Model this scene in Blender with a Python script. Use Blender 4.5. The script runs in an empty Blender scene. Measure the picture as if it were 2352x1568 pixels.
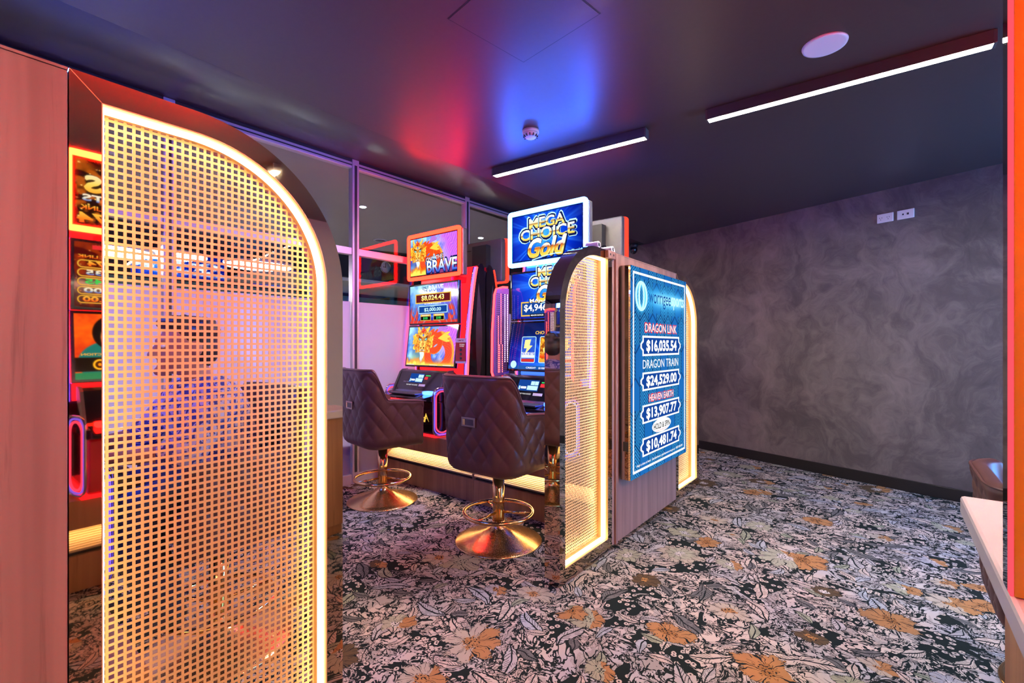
import bpy, bmesh, math, random
import numpy as np
from mathutils import Vector, Matrix

random.seed(7)
PI = math.pi
scene = bpy.context.scene
col = scene.collection

# ------------------------------------------------------------------ camera, world, exposure
CAM_Z, YAW, FPX = 1.2, math.radians(38.66), 1080.0
cam_data = bpy.data.cameras.new('camera')
cam_data.sensor_width = 36.0
cam_data.lens = 36.0 * FPX / 2352.0
cam_data.shift_y = 9.0 / 2352.0
cam_data.clip_start = 0.02
cam = bpy.data.objects.new('camera', cam_data)
col.objects.link(cam)
cam.location = (0, 0, CAM_Z)
cam.rotation_euler = (PI / 2, 0, YAW)
scene.camera = cam

world = bpy.data.worlds.new('world'); scene.world = world
world.use_nodes = True
world.node_tree.nodes['Background'].inputs[0].default_value = (0.22, 0.52, 1.0, 1)
world.node_tree.nodes['Background'].inputs[1].default_value = 3.0

# added blue daylight for the carpet's blue cast, through an added side door (added_door_1)
pl = bpy.data.lights.new('added_daylight', 'AREA'); pl.shape = 'RECTANGLE'; pl.size = 2.0; pl.size_y = 0.98; pl.energy = 190; pl.color = (0.11, 0.38, 1.0)
po = bpy.data.objects.new('added_daylight', pl); col.objects.link(po); po.location = (2.40, 3.70, 1.08); po.rotation_euler = (0, PI / 2, 0)

vs = scene.view_settings
vs.view_transform = 'Standard'; vs.look = 'None'; vs.gamma = 1.0
vs.exposure = 0.12
vs.use_curve_mapping = False
scene.cycles.max_bounces = 8
scene.cycles.diffuse_bounces = 3
scene.cycles.glossy_bounces = 4
scene.cycles.transmission_bounces = 6
scene.cycles.transparent_max_bounces = 12
scene.cycles.sample_clamp_indirect = 6.0
scene.cycles.caustics_reflective = False
scene.cycles.caustics_refractive = False
scene.cycles.use_denoising = True
scene.cycles.use_adaptive_sampling = True
scene.cycles.adaptive_threshold = 0.04
scene.cycles.use_light_tree = False

# ------------------------------------------------------------------ helpers
def lin(r, g, b):
    f = lambda c: c / 12.92 if c <= 0.04045 else ((c + 0.055) / 1.055) ** 2.4
    return (f(r / 255), f(g / 255), f(b / 255))

def tag(o, label=None, cat=None, group=None, kind=None):
    if label: o['label'] = label
    if cat: o['category'] = cat
    if group: o['group'] = group
    if kind: o['kind'] = kind
    return o

def empty(name, loc=(0, 0, 0), rz=0.0, parent=None):
    o = bpy.data.objects.new(name, None)
    col.objects.link(o)
    o.location = loc; o.rotation_euler = (0, 0, rz)
    o.empty_display_size = 0.1
    o.parent = parent
    return o

class MB:
    """collects faces into one mesh"""
    def __init__(s): s.v = []; s.f = []; s.sm = []
    def add(s, vs, fs, smooth=False):
        n = len(s.v); s.v += [tuple(map(float, p)) for p in vs]
        s.f += [tuple(n + i for i in f) for f in fs]; s.sm += [smooth] * len(fs)
        return s
    def box(s, x0, x1, y0, y1, z0, z1, M=None):
        p = [(x, y, z) for z in (z0, z1) for y in (y0, y1) for x in (x0, x1)]
        if M is not None: p = [tuple(M @ Vector(q)) for q in p]
        return s.add(p, [(0, 2, 3, 1), (4, 5, 7, 6), (0, 1, 5, 4), (2, 6, 7, 3), (0, 4, 6, 2), (1, 3, 7, 5)])
    def bbox(s, x0, x1, y0, y1, z0, z1, b=0.004, M=None):
        """box with chamfered edges"""
        X, Y, Z = (x0, x1), (y0, y1), (z0, z1)
        bm = bmesh.new(); bmesh.ops.create_cube(bm, size=1.0)
        for v in bm.verts:
            v.co = Vector(((x0 + x1) / 2 + v.co.x * (x1 - x0), (y0 + y1) / 2 + v.co.y * (y1 - y0), (z0 + z1) / 2 + v.co.z * (z1 - z0)))
        bmesh.ops.bevel(bm, geom=bm.edges[:], offset=b, segments=2, affect='EDGES', profile=0.5)
        s.bm(bm, M); bm.free(); return s
    def bm(s, bm, M=None, smooth=False):
        bm.verts.index_update()
        vs = [tuple((M @ v.co) if M is not None else v.co) for v in bm.verts]
        return s.add(vs, [tuple(v.index for v in f.verts) for f in bm.faces], smooth)
    def lathe(s, prof, n=48, c=(0, 0, 0), M=None):
        vs = []; fs = []
        for r, z in prof:
            for k in range(n):
                a = 2 * PI * k / n
                q = Vector((c[0] + r * math.cos(a), c[1] + r * math.sin(a), c[2] + z))
                vs.append(tuple(M @ q) if M is not None else tuple(q))
        for i in range(len(prof) - 1):
            for k in range(n):
                k2 = (k + 1) % n
                fs.append((i * n + k, i * n + k2, (i + 1) * n + k2, (i + 1) * n + k))
        s.add(vs, fs, True)
        for i, rev in ((0, True), (len(prof) - 1, False)):
            if prof[i][0] > 1e-6:
                ring = [i * n + k for k in range(n)]
                base = len(s.v) - len(vs)
                s.f.append(tuple(base + q for q in (ring[::-1] if rev else ring))); s.sm.append(False)
        return s
    def tube(s, pts, r, n=10, closed=False, rr=None):
        pts = [Vector(p) for p in pts]; m = len(pts); vs = []; fs = []
        up = None
        for i, p in enumerate(pts):
            a = pts[(i - 1) % m] if (closed or i > 0) else p
            b = pts[(i + 1) % m] if (closed or i < m - 1) else p
            t = (b - a).normalized()
            if up is None:
                up = Vector((0, 0, 1)) if abs(t.z) < 0.9 else Vector((1, 0, 0))
            x = t.cross(up)
            if x.length < 1e-5: x = t.orthogonal()
            x.normalize(); y = x.cross(t).normalized(); up = y
            R = rr[i] if rr else r
            for k in range(n):
                q = 2 * PI * k / n
                vs.append(tuple(p + x * R * math.cos(q) + y * R * math.sin(q)))
        for i in range(m if closed else m - 1):
            j = (i + 1) % m
            for k in range(n):
                k2 = (k + 1) % n
                fs.append((i * n + k, i * n + k2, j * n + k2, j * n + k))
        b0 = len(s.v)
        s.add(vs, fs, True)
        if not closed:
            s.f.append(tuple(b0 + k for k in range(n))[::-1]); s.sm.append(False)
            s.f.append(tuple(b0 + (m - 1) * n + k for k in range(n))); s.sm.append(False)
        return s
    def prism(s, poly, axis, a, b):
        """extrude a 2D polygon along an axis; poly in the two other axes (cyclic order kept x<y<z)"""
        n = len(poly)
        def P(u, v, w):
            return {'x': (w, u, v), 'y': (u, w, v), 'z': (u, v, w)}[axis]
        vs = [P(u, v, a) for u, v in poly] + [P(u, v, b) for u, v in poly]
        fs = [tuple(range(n))[::-1], tuple(range(n, 2 * n))] + [(i, (i + 1) % n, n + (i + 1) % n, n + i) for i in range(n)]
        return s.add(vs, fs)
    def mesh(s, name):
        me = bpy.data.meshes.new(name); me.from_pydata(s.v, [], s.f)
        me.polygons.foreach_set('use_smooth', s.sm); me.update()
        return me
    def build(s, name, mat, parent=None, loc=None, rot=None, fixn=True):
        me = s.mesh(name)
        if fixn:
            bm = bmesh.new(); bm.from_mesh(me); bmesh.ops.recalc_face_normals(bm, faces=bm.faces[:]); bm.to_mesh(me); bm.free()
        return link(name, me, mat, parent, loc, rot)

def link(name, me, mat, parent=None, loc=None, rot=None):
    o = bpy.data.objects.new(name, me); col.objects.link(o)
    if mat is not None and len(me.materials) == 0: me.materials.append(mat)
    o.parent = parent
    if loc is not None: o.location = loc
    if rot is not None: o.rotation_euler = rot
    return o

def copy_tree(o, parent=None):
    c = o.copy(); col.objects.link(c); c.parent = parent
    for ch in o.children: copy_tree(ch, c)
    return c

# ------------------------------------------------------------------ materials
class NT:
    """small node-expression helper"""
    def __init__(s, name):
        s.m = bpy.data.materials.new(name); s.m.use_nodes = True
        s.t = s.m.node_tree; s.n = s.t.nodes; s.l = s.t.links
        s.p = s.n['Principled BSDF']; s.out = s.n['Material Output']
    def put(s, sock, v):
        if v is None: return
        if isinstance(v, bpy.types.NodeSocket): s.l.new(v, sock)
        else:
            if sock.type == 'RGBA' and len(v) == 3: v = (*v, 1)
            sock.default_value = v
    def math(s, op, a, b=None, c=None, clamp=False):
        n = s.n.new('ShaderNodeMath'); n.operation = op; n.use_clamp = clamp
        s.put(n.inputs[0], a); s.put(n.inputs[1], b)
        if c is not None: s.put(n.inputs[2], c)
        return n.outputs[0]
    def vmath(s, op, a, b=None):
        n = s.n.new('ShaderNodeVectorMath'); n.operation = op
        s.put(n.inputs[0], a); s.put(n.inputs[1], b)
        return n.outputs['Value'] if op in ('LENGTH', 'DOT_PRODUCT', 'DISTANCE') else n.outputs[0]
    def coord(s, which='Object'):
        return s.n.new('ShaderNodeTexCoord').outputs[which]
    def mapping(s, v, scale=(1, 1, 1), loc=(0, 0, 0), rot=(0, 0, 0)):
        n = s.n.new('ShaderNodeMapping'); s.put(n.inputs['Vector'], v)
        n.inputs['Scale'].default_value = scale; n.inputs['Location'].default_value = loc; n.inputs['Rotation'].default_value = rot
        return n.outputs[0]
    def noise(s, v, scale, detail=2.0, rough=0.5, dist=0.0, out='Fac'):
        n = s.n.new('ShaderNodeTexNoise'); s.put(n.inputs['Vector'], v)
        n.inputs['Scale'].default_value = scale; n.inputs['Detail'].default_value = detail
        n.inputs['Roughness'].default_value = rough; n.inputs['Distortion'].default_value = dist
        return n.outputs[out]
    def voro(s, v, scale, feature='F1', rnd=1.0, dims='2D'):
        n = s.n.new('ShaderNodeTexVoronoi'); n.voronoi_dimensions = dims; n.feature = feature
        s.put(n.inputs['Vector'], v); n.inputs['Scale'].default_value = scale; n.inputs['Randomness'].default_value = rnd
        return n
    def sep(s, v):
        n = s.n.new('ShaderNodeSeparateXYZ'); s.put(n.inputs[0], v); return n.outputs
    def comb(s, x, y, z=0.0):
        n = s.n.new('ShaderNodeCombineXYZ')
        for i, q in enumerate((x, y, z)): s.put(n.inputs[i], q)
        return n.outputs[0]
    def mix(s, f, a, b):
        n = s.n.new('ShaderNodeMix'); n.data_type = 'RGBA'
        s.put(n.inputs[0], f); s.put(n.inputs[6], a); s.put(n.inputs[7], b)
        return n.outputs[2]
    def ramp(s, f, stops, interp='LINEAR'):
        n = s.n.new('ShaderNodeValToRGB'); n.color_ramp.interpolation = interp
        e = n.color_ramp.elements
        while len(e) < len(stops): e.new(0.5)
        for k, (p, c) in enumerate(stops):
            e[k].position = p; e[k].color = (*c, 1)
        s.put(n.inputs[0], f); return n.outputs[0]
    def smooth(s, v, a, b):
        n = s.n.new('ShaderNodeMapRange'); n.interpolation_type = 'SMOOTHSTEP'
        s.put(n.inputs[0], v); n.inputs[1].default_value = a; n.inputs[2].default_value = b
        return n.outputs[0]
    def bump(s, h, strength=0.3, dist=0.01):
        n = s.n.new('ShaderNodeBump'); n.inputs['Strength'].default_value = strength; n.inputs['Distance'].default_value = dist
        s.put(n.inputs['Height'], h); s.l.new(n.outputs[0], s.p.inputs['Normal'])
    def set(s, base=None, rough=None, metal=None, spec=None, coat=None, coatr=None, emis=None, estr=None, trans=None, ior=None, sheen=None):
        for k, v in (('Base Color', base), ('Roughness', rough), ('Metallic', metal), ('Specular IOR Level', spec), ('Coat Weight', coat),
                     ('Coat Roughness', coatr), ('Emission Color', emis), ('Emission Strength', estr), ('Transmission Weight', trans), ('IOR', ior), ('Sheen Weight', sheen)):
            if v is not None: s.put(s.p.inputs[k], v)
        return s

MAT = {}
def plain(name, base, rough=0.5, metal=0.0, coat=0.0, spec=None, var=0.0, vscale=8.0):
    t = NT(name); t.set(rough=rough, metal=metal, coat=coat, spec=spec)
    if var > 0:
        f = t.noise(t.coord(), vscale, 4, 0.6)
        lo = tuple(c * (1 - var) for c in base); hi = tuple(min(1, c * (1 + var)) for c in base)
        t.set(base=t.mix(f, lo, hi))
    else: t.set(base=base)
    MAT[name] = t.m; return t.m

def glow(name, colr, strength, sampling=None):
    t = NT(name); t.n.remove(t.p)
    e = t.n.new('ShaderNodeEmission'); e.inputs[0].default_value = (*colr, 1); e.inputs[1].default_value = strength
    t.l.new(e.outputs[0], t.out.inputs[0])
    if sampling: t.m.cycles.emission_sampling = sampling
    MAT[name] = t.m; return t.m

def make_materials():
    # polished gold / bronze mirror
    t = NT('gold_mirror'); f = t.noise(t.coord(), 3.0, 3, 0.5)
    t.set(base=t.mix(f, (0.90, 0.71, 0.47), (0.94, 0.76, 0.52)), metal=1.0, rough=0.02); MAT['gold_mirror'] = t.m
    t = NT('satin_gold'); f = t.noise(t.coord(), 30.0, 2, 0.5)
    t.set(base=t.mix(f, (0.82, 0.49, 0.18), (0.88, 0.54, 0.21)), metal=0.30, rough=0.42); MAT['satin_gold'] = t.m
    t = NT('brass'); v = t.coord(); f = t.noise(t.mapping(v, (60, 60, 4)), 3.0, 3, 0.6)
    t.set(base=t.mix(f, (0.86, 0.56, 0.23), (0.96, 0.67, 0.30)), metal=1.0, rough=0.12); MAT['brass'] = t.m
    t = NT('brushed_brass'); v = t.coord(); f = t.noise(t.mapping(v, (90, 90, 8)), 4.0, 3, 0.6)
    t.set(base=t.mix(f, (0.84, 0.55, 0.23), (0.96, 0.68, 0.31)), metal=1.0, rough=t.math('MULTIPLY_ADD', f, 0.12, 0.20)); MAT['brushed_brass'] = t.m
    # laminate wood, vertical grain
    for nm, a, b, d in (('wood', (0.30, 0.145, 0.105), (0.44, 0.225, 0.165), (0.17, 0.078, 0.06)),
                        ('wood_warm', (0.36, 0.17, 0.075), (0.5, 0.26, 0.12), (0.2, 0.09, 0.04))):
        t = NT(nm); v = t.coord()
        w = t.noise(t.mapping(v, (1, 1, 0.35)), 2.2, 2, 0.5, out='Color')
        vv = t.vmath('ADD', t.mapping(v, (1, 1, 0.035)), t.vmath('MULTIPLY', t.vmath('SUBTRACT', w, (0.5, 0.5, 0.5)), (0.06, 0.06, 0.0)))
        g1 = t.noise(vv, 55, 5, 0.65); g2 = t.noise(vv, 13, 3, 0.6)
        c = t.mix(t.smooth(g2, 0.35, 0.68), a, b)
        c = t.mix(t.math('MULTIPLY', t.smooth(g1, 0.55, 0.72), 0.55), c, d)
        t.set(base=c, rough=0.42); t.bump(g1, 0.12, 0.002); MAT[nm] = t.m
    # plaster wall
    t = NT('plaster'); v = t.coord()
    w = t.noise(v, 1.4, 3, 0.55, out='Color')
    vv = t.vmath('ADD', v, t.vmath('MULTIPLY', t.vmath('SUBTRACT', w, (0.5, 0.5, 0.5)), (1.1, 1.1, 1.1)))
    a = t.noise(vv, 1.2, 5, 0.62, 0.3); b = t.noise(t.mapping(vv, (1.6, 1.6, 0.8)), 3.0, 8, 0.72, 0.5)
    m = t.math('ADD', t.math('MULTIPLY', a, 0.55), t.math('MULTIPLY', b, 0.45))
    c = t.ramp(m, [(0.37, (0.062, 0.054, 0.058)), (0.46, (0.088, 0.077, 0.080)), (0.53, (0.140, 0.120, 0.118)), (0.64, (0.205, 0.176, 0.168))])
    t.set(base=c, rough=t.math('MULTIPLY_ADD', m, -0.25, 0.62)); t.bump(m, 0.2, 0.004); MAT['plaster'] = t.m
    # satin dark ceiling paint
    t = NT('ceiling_paint'); f = t.noise(t.coord(), 40, 3, 0.6)
    t.set(base=t.mix(f, (0.054, 0.038, 0.037), (0.070, 0.049, 0.047)), rough=0.36, spec=0.55); MAT['ceiling_paint'] = t.m
    # quilted leather
    t = NT('leather'); v = t.coord(); f = t.noise(v, 220, 4, 0.6); g = t.noise(v, 6, 3, 0.5)
    t.set(base=t.mix(g, (0.066, 0.024, 0.022), (0.098, 0.040, 0.035)), rough=0.38, spec=0.5); t.bump(f, 0.12, 0.0006); MAT['leather'] = t.m
    # carpet
    MAT['carpet'] = carpet_material()
    # architectural glass (thin)
    t = NT('pane_glass'); t.n.remove(t.p)
    tr = t.n.new('ShaderNodeBsdfTransparent'); tr.inputs[0].default_value = (0.9, 0.93, 0.94, 1)
    gl = t.n.new('ShaderNodeBsdfGlossy'); gl.inputs['Roughness'].default_value = 0.02
    lw = t.n.new('ShaderNodeLayerWeight'); lw.inputs[0].default_value = 0.5
    fr = t.math('MULTIPLY_ADD', t.math('POWER', lw.outputs['Facing'], 4.0), 0.45, 0.02)
    mx = t.n.new('ShaderNodeMixShader'); t.l.new(fr, mx.inputs[0]); t.l.new(tr.outputs[0], mx.inputs[1]); t.l.new(gl.outputs[0], mx.inputs[2])
    t.l.new(mx.outputs[0], t.out.inputs[0]); MAT['pane_glass'] = t.m
    # frosted film, its lavender tint standing in for purple light
    t = NT('frost_film'); t.n.remove(t.p)
    tl = t.n.new('ShaderNodeBsdfTranslucent'); tl.inputs[0].default_value = (0.84, 0.74, 0.95, 1)
    df = t.n.new('ShaderNodeBsdfDiffuse'); df.inputs[0].default_value = (0.66, 0.55, 0.80, 1)
    gl = t.n.new('ShaderNodeBsdfGlossy'); gl.inputs['Roughness'].default_value = 0.12
    tp = t.n.new('ShaderNodeBsdfTransparent'); tp.inputs[0].default_value = (0.8, 0.8, 0.85, 1)
    m1 = t.n.new('ShaderNodeMixShader'); m1.inputs[0].default_value = 0.40
    m2 = t.n.new('ShaderNodeMixShader'); m2.inputs[0].default_value = 0.06
    m3 = t.n.new('ShaderNodeMixShader'); m3.inputs[0].default_value = 0.06
    t.l.new(tl.outputs[0], m1.inputs[1]); t.l.new(df.outputs[0], m1.inputs[2])
    t.l.new(m1.outputs[0], m2.inputs[1]); t.l.new(tp.outputs[0], m2.inputs[2])
    t.l.new(m2.outputs[0], m3.inputs[1]); t.l.new(gl.outputs[0], m3.inputs[2])
    t.l.new(m3.outputs[0], t.out.inputs[0]); MAT['frost_film'] = t.m
    # screen art read from a colour attribute
    for nm, k in (('screen_art', 1.3), ('sign_art', 1.08), ('dim_art', 0.8)):
        t = NT(nm); t.n.remove(t.p)
        a = t.n.new('ShaderNodeAttribute'); a.attribute_name = 'art'
        e = t.n.new('ShaderNodeEmission'); e.inputs[1].default_value = k
        t.l.new(a.outputs['Color'], e.inputs[0])
        gl = t.n.new('ShaderNodeBsdfGlossy'); gl.inputs['Roughness'].default_value = 0.08; gl.inputs[0].default_value = (0.03, 0.03, 0.03, 1)
        ad = t.n.new('ShaderNodeAddShader'); t.l.new(e.outputs[0], ad.inputs[0]); t.l.new(gl.outputs[0], ad.inputs[1])
        t.l.new(ad.outputs[0], t.out.inputs[0]); MAT[nm] = t.m
        t.m.cycles.emission_sampling = 'NONE'
    # gradient metal lettering
    for nm, stops in (('gold_letter', [(0.0, (0.9, 0.55, 0.05)), (0.3, (1.0, 0.86, 0.25)), (0.48, (0.45, 0.18, 0.02)), (0.56, (1.0, 0.9, 0.6)), (1.0, (1.0, 0.98, 0.9))]),
                      ('script_letter', [(0.0, (1.0, 0.75, 0.1)), (0.35, (0.95, 0.35, 0.03)), (0.5, (0.5, 0.08, 0.02)), (0.6, (1, 0.85, 0.75)), (1.0, (1, 1, 1))]),
                      ('ice_letter', [(0.0, (0.03, 0.06, 0.55)), (0.3, (0.15, 0.30, 0.95)), (0.5, (0.75, 0.88, 1.0)), (1.0, (1, 1, 1))]),
                      ('jackpot_letter', [(0.0, (1.0, 0.5, 0.05)), (0.5, (1.0, 0.8, 0.2)), (1.0, (1.0, 0.95, 0.7))]),
                      ('red_letter', [(0.0, (0.9, 0.1, 0.02)), (0.5, (1.0, 0.3, 0.03)), (1.0, (1.0, 0.65, 0.1))])):
        t = NT(nm); t.n.remove(t.p)
        y = t.sep(t.coord('Generated'))[1]
        e = t.n.new('ShaderNodeEmission'); e.inputs[1].default_value = 1.1
        t.l.new(t.ramp(y, stops), e.inputs[0]); t.l.new(e.outputs[0], t.out.inputs[0])
        t.m.cycles.emission_sampling = 'NONE'; MAT[nm] = t.m
    plain('black_gloss', (0.008, 0.008, 0.010), 0.12, coat=0.4)
    plain('black_matt', (0.015, 0.014, 0.016), 0.5, var=0.2)
    plain('dark_metal', (0.10, 0.10, 0.115), 0.38, metal=0.7, var=0.1)
    plain('grey_metal', (0.12, 0.117, 0.12), 0.42, metal=0.4, var=0.12, vscale=20)
    plain('chrome', (0.75, 0.75, 0.78), 0.12, metal=1.0)
    plain('gunmetal', (0.42, 0.34, 0.30), 0.25, metal=1.0)
    plain('white_plastic', (0.88, 0.86, 0.86), 0.4)
    plain('white_paint', (0.88, 0.88, 0.86), 0.5, var=0.02)
    plain('frame_paint', (0.62, 0.54, 0.60), 0.35, metal=0.2)
    plain('frame_dark', (0.03, 0.03, 0.035), 0.4)
    plain('skirting', (0.006, 0.006, 0.007), 0.45)
    plain('stone_top', (0.72, 0.66, 0.64), 0.25, coat=0.3, var=0.05, vscale=3)
    plain('red_panel', (0.55, 0.012, 0.018), 0.22, coat=0.5)
    plain('blue_panel', (0.012, 0.06, 0.45), 0.22, coat=0.5)
    plain('deep_red', (0.25, 0.01, 0.02), 0.3, coat=0.3)
    plain('cream_rib', (0.78, 0.66, 0.44), 0.45, var=0.05)
    plain('teal_paint', (0.10, 0.28, 0.34), 0.6)
    plain('grey_ceiling', (0.34, 0.31, 0.32), 0.6, var=0.1, vscale=2)
    plain('dark_wall', (0.02, 0.02, 0.03), 0.6)
    plain('orange_acrylic', (0.85, 0.30, 0.03), 0.12, coat=0.6)
    plain('purple_mesh', (0.30, 0.10, 0.34), 0.35, metal=0.4)
    plain('skin', (0.36, 0.17, 0.12), 0.5, var=0.08)
    plain('hair', (0.020, 0.013, 0.011), 0.45, var=0.3, vscale=60)
    plain('denim', (0.012, 0.016, 0.045), 0.7, var=0.3, vscale=40)
    t = NT('shirt'); v = t.coord(); n1 = t.noise(v, 16, 3, 0.6, 2.5)
    t.set(base=t.mix(t.smooth(n1, 0.46, 0.54), (0.03, 0.035, 0.22), (0.45, 0.42, 0.60)), rough=0.7); MAT['shirt'] = t.m
    glow('led_warm', (1.0, 0.78, 0.50), 8.0)
    glow('led_bench', (1.0, 0.66, 0.34), 26)
    glow('tube_white', (1.0, 0.87, 0.72), 255)
    glow('halo_blue', (0.025, 0.12, 1.0), 95)
    glow('halo_orange', (1.0, 0.006, 0.0025), 38)
    glow('halo_fire', (1.0, 0.012, 0.003), 130)
    glow('halo_dim', (1.0, 0.02, 0.01), 4)
    glow('strip_red', (1.0, 0.006, 0.006), 14)
    glow('strip_pink', (1.0, 0.018, 0.022), 13)
    glow('strip_violet', (0.08, 0.03, 1.0), 9)
    glow('strip_blue', (0.02, 0.085, 1.0), 18)
    glow('loop_violet', (0.20, 0.10, 1.0), 1.3)
    glow('loop_pink', (1.0, 0.05, 0.14), 1.6)
    glow('loop_blue', (0.30, 0.42, 1.0), 1.6)
    glow('body_red', (1.0, 0.014, 0.022), 1.7)
    glow('body_blue', (0.06, 0.18, 1.0), 1.5)
    glow('ink_white', (1, 1, 1), 1.1, 'NONE')
    glow('ink_cyan', (0.55, 0.92, 1.0), 1.1, 'NONE')
    glow('ink_blue', (0.008, 0.06, 0.32), 1.0, 'NONE')
    glow('ink_navy', (0.006, 0.012, 0.09), 1.0, 'NONE')
    glow('ink_black', (0.004, 0.004, 0.006), 1.0, 'NONE')
    glow('ink_red', (0.85, 0.04, 0.06), 1.0, 'NONE')
    glow('ink_green', (0.05, 0.75, 0.15), 1.0, 'NONE')
    glow('ink_gold', (0.9, 0.55, 0.08), 1.0, 'NONE')
    glow('ink_pink', (1.0, 0.45, 0.5), 1.0, 'NONE')
    glow('ink_dark_red', (0.14, 0.01, 0.015), 1.0, 'NONE')
    glow('dot_red', (1.0, 0.10, 0.06), 5, 'NONE')
    glow('dot_white', (1.0, 0.75, 0.95), 3, 'NONE')
    glow('downlight', (1.0, 0.96, 0.92), 150)
    glow('lightbox', (0.96, 1.0, 0.98), 1.6)
    glow('edge_red', (1.0, 0.07, 0.10), 1.3)

def carpet_material():
    t = NT('carpet'); P = t.coord()
    dark = (0.014, 0.020, 0.018); light = (0.64, 0.50, 0.42); grey = (0.215, 0.17, 0.15)
    def warp(v, scale, amt, detail=2):
        w = t.noise(v, scale, detail, 0.55, out='Color')
        return t.vmath('ADD', v, t.vmath('MULTIPLY', t.vmath('SUBTRACT', w, (0.5, 0.5, 0.5)), (amt, amt, 0)))
    v1 = warp(P, 3.0, 0.25); v2 = warp(v1, 14, 0.045, 3); v3 = warp(P, 30, 0.012)
    # small white blossoms scattered over dark ground
    spk = t.voro(v3, 34); small = t.math('LESS_THAN', spk.outputs['Distance'], 0.36)
    rim = t.math('LESS_THAN', spk.outputs['Distance'], 0.12)
    c = t.mix(t.math('MULTIPLY', small, t.math('GREATER_THAN', t.sep(spk.outputs['Color'])[0], 0.45)), dark, light)
    c = t.mix(rim, c, dark)
    # large flowing light foliage with dark drawn lines
    n1 = t.noise(v2, 5.0, 3, 0.6, 0.6)
    fol = t.math('GREATER_THAN', n1, 0.435)
    stip = t.math('GREATER_THAN', t.noise(v3, 190, 2, 0.6), 0.5)
    shade = t.math('GREATER_THAN', t.noise(v1, 7.5, 2, 0.5), 0.54)
    lf = t.mix(t.math('MULTIPLY', shade, stip), light, grey)
    tone = t.noise(P, 2.2, 1, 0.5)
    lf = t.mix(t.smooth(tone, 0.42, 0.62), lf, t.mix(t.math('MULTIPLY', shade, stip), (0.50, 0.45, 0.45), grey))
    vein = t.math('LESS_THAN', t.math('ABSOLUTE', t.math('SUBTRACT', t.noise(v2, 17, 3, 0.62, 0.9), 0.5)), 0.030)
    vein2 = t.math('LESS_THAN', t.math('ABSOLUTE', t.math('SUBTRACT', t.noise(v2, 9, 2, 0.6, 1.6), 0.47)), 0.020)
    patch = t.math('GREATER_THAN', t.noise(v2, 11, 2, 0.55, 0.4), 0.57)
    lf = t.mix(t.math('MULTIPLY', patch, 0.75), lf, t.mix(stip, (0.34, 0.28, 0.25), (0.46, 0.40, 0.36)))
    lf = t.mix(t.math('MAXIMUM', vein, vein2), lf, dark)
    c = t.mix(fol, c, lf)
    # leaves: randomly turned ellipses with midrib and hatching
    def cells(v, scale):
        vo = t.voro(v, scale)
        d = t.vmath('SUBTRACT', t.vmath('MULTIPLY', v, (scale, scale, 0)), t.vmath('MULTIPLY', vo.outputs['Position'], (scale, scale, 0)))
        return vo, d
    for (scale, ra, rb, thr, off) in ((4.6, 0.46, 0.155, 0.35, 0.0), (7.3, 0.42, 0.16, 0.40, 3.7)):
        vo, d = cells(t.vmath('ADD', warp(P, 6, 0.07), (off, off * 0.7, 0)), scale)
        rc = t.sep(vo.outputs['Color']); ds = t.sep(d)
        ang = t.math('MULTIPLY', rc[0], 6.283)
        cs, sn = t.math('COSINE', ang), t.math('SINE', ang)
        x = t.math('ADD', t.math('MULTIPLY', ds[0], cs), t.math('MULTIPLY', ds[1], sn))
        y = t.math('SUBTRACT', t.math('MULTIPLY', ds[1], cs), t.math('MULTIPLY', ds[0], sn))
        y = t.math('ADD', y, t.math('MULTIPLY', t.math('MULTIPLY', x, x), 0.5))
        rr = t.math('ADD', t.math('POWER', t.math('ABSOLUTE', t.math('DIVIDE', x, ra)), 1.5), t.math('POWER', t.math('ABSOLUTE', t.math('DIVIDE', y, rb)), 1.3))
        on = t.math('GREATER_THAN', rc[1], thr)
        rr = t.math('ADD', rr, t.math('MULTIPLY', t.math('SUBTRACT', t.noise(P, 60, 2, 0.6), 0.5), 0.5))
        inside = t.math('MULTIPLY', t.math('LESS_THAN', rr, 0.86), on)
        ring = t.math('MULTIPLY', t.math('LESS_THAN', rr, 1.02), on)
        body = t.ramp(rc[2], [(0.0, light), (0.3, (0.52, 0.45, 0.44)), (0.48, (0.36, 0.36, 0.25)), (0.62, (0.17, 0.155, 0.15)), (0.8, (0.46, 0.45, 0.48))], 'CONSTANT')
        rib = t.math('LESS_THAN', t.math('ABSOLUTE', y), 0.016)
        hat = t.math('LESS_THAN', t.math('FRACT', t.math('MULTIPLY', t.math('SUBTRACT', x, t.math('MULTIPLY', t.math('ABSOLUTE', y), 1.2)), 13.0)), 0.22)
        ink = t.math('MAXIMUM', rib, t.math('MULTIPLY', hat, t.math('GREATER_THAN', t.noise(v3, 30, 1), 0.47)))
        c = t.mix(ring, c, dark); c = t.mix(inside, c, t.mix(ink, body, dark))
    # flowers
    for (scale, thr, off) in ((2.55, 0.50, 0.0), (4.1, 0.66, 5.3)):
        vo, d = cells(t.vmath('ADD', warp(P, 9, 0.085, 3), (off, off * 0.3, 0)), scale)
        rc = t.sep(vo.outputs['Color']); ds = t.sep(d)
        r = t.vmath('LENGTH', t.comb(ds[0], t.math('MULTIPLY', ds[1], t.math('MULTIPLY_ADD', rc[2], -0.6, 1.5))))
        a = t.math('ARCTAN2', ds[1], ds[0])
        a = t.math('ADD', a, t.math('MULTIPLY', rc[2], 6.0))
        npet = t.math('ADD', t.math('FLOOR', t.math('MULTIPLY', rc[0], 5.0)), 5.0)
        pet = t.math('ABSOLUTE', t.math('COSINE', t.math('MULTIPLY', t.math('MULTIPLY', a, npet), 0.5)))
        R = t.math('MULTIPLY_ADD', pet, t.math('MULTIPLY', rc[2], 0.10), t.math('MULTIPLY_ADD', rc[1], 0.08, 0.16))
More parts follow.
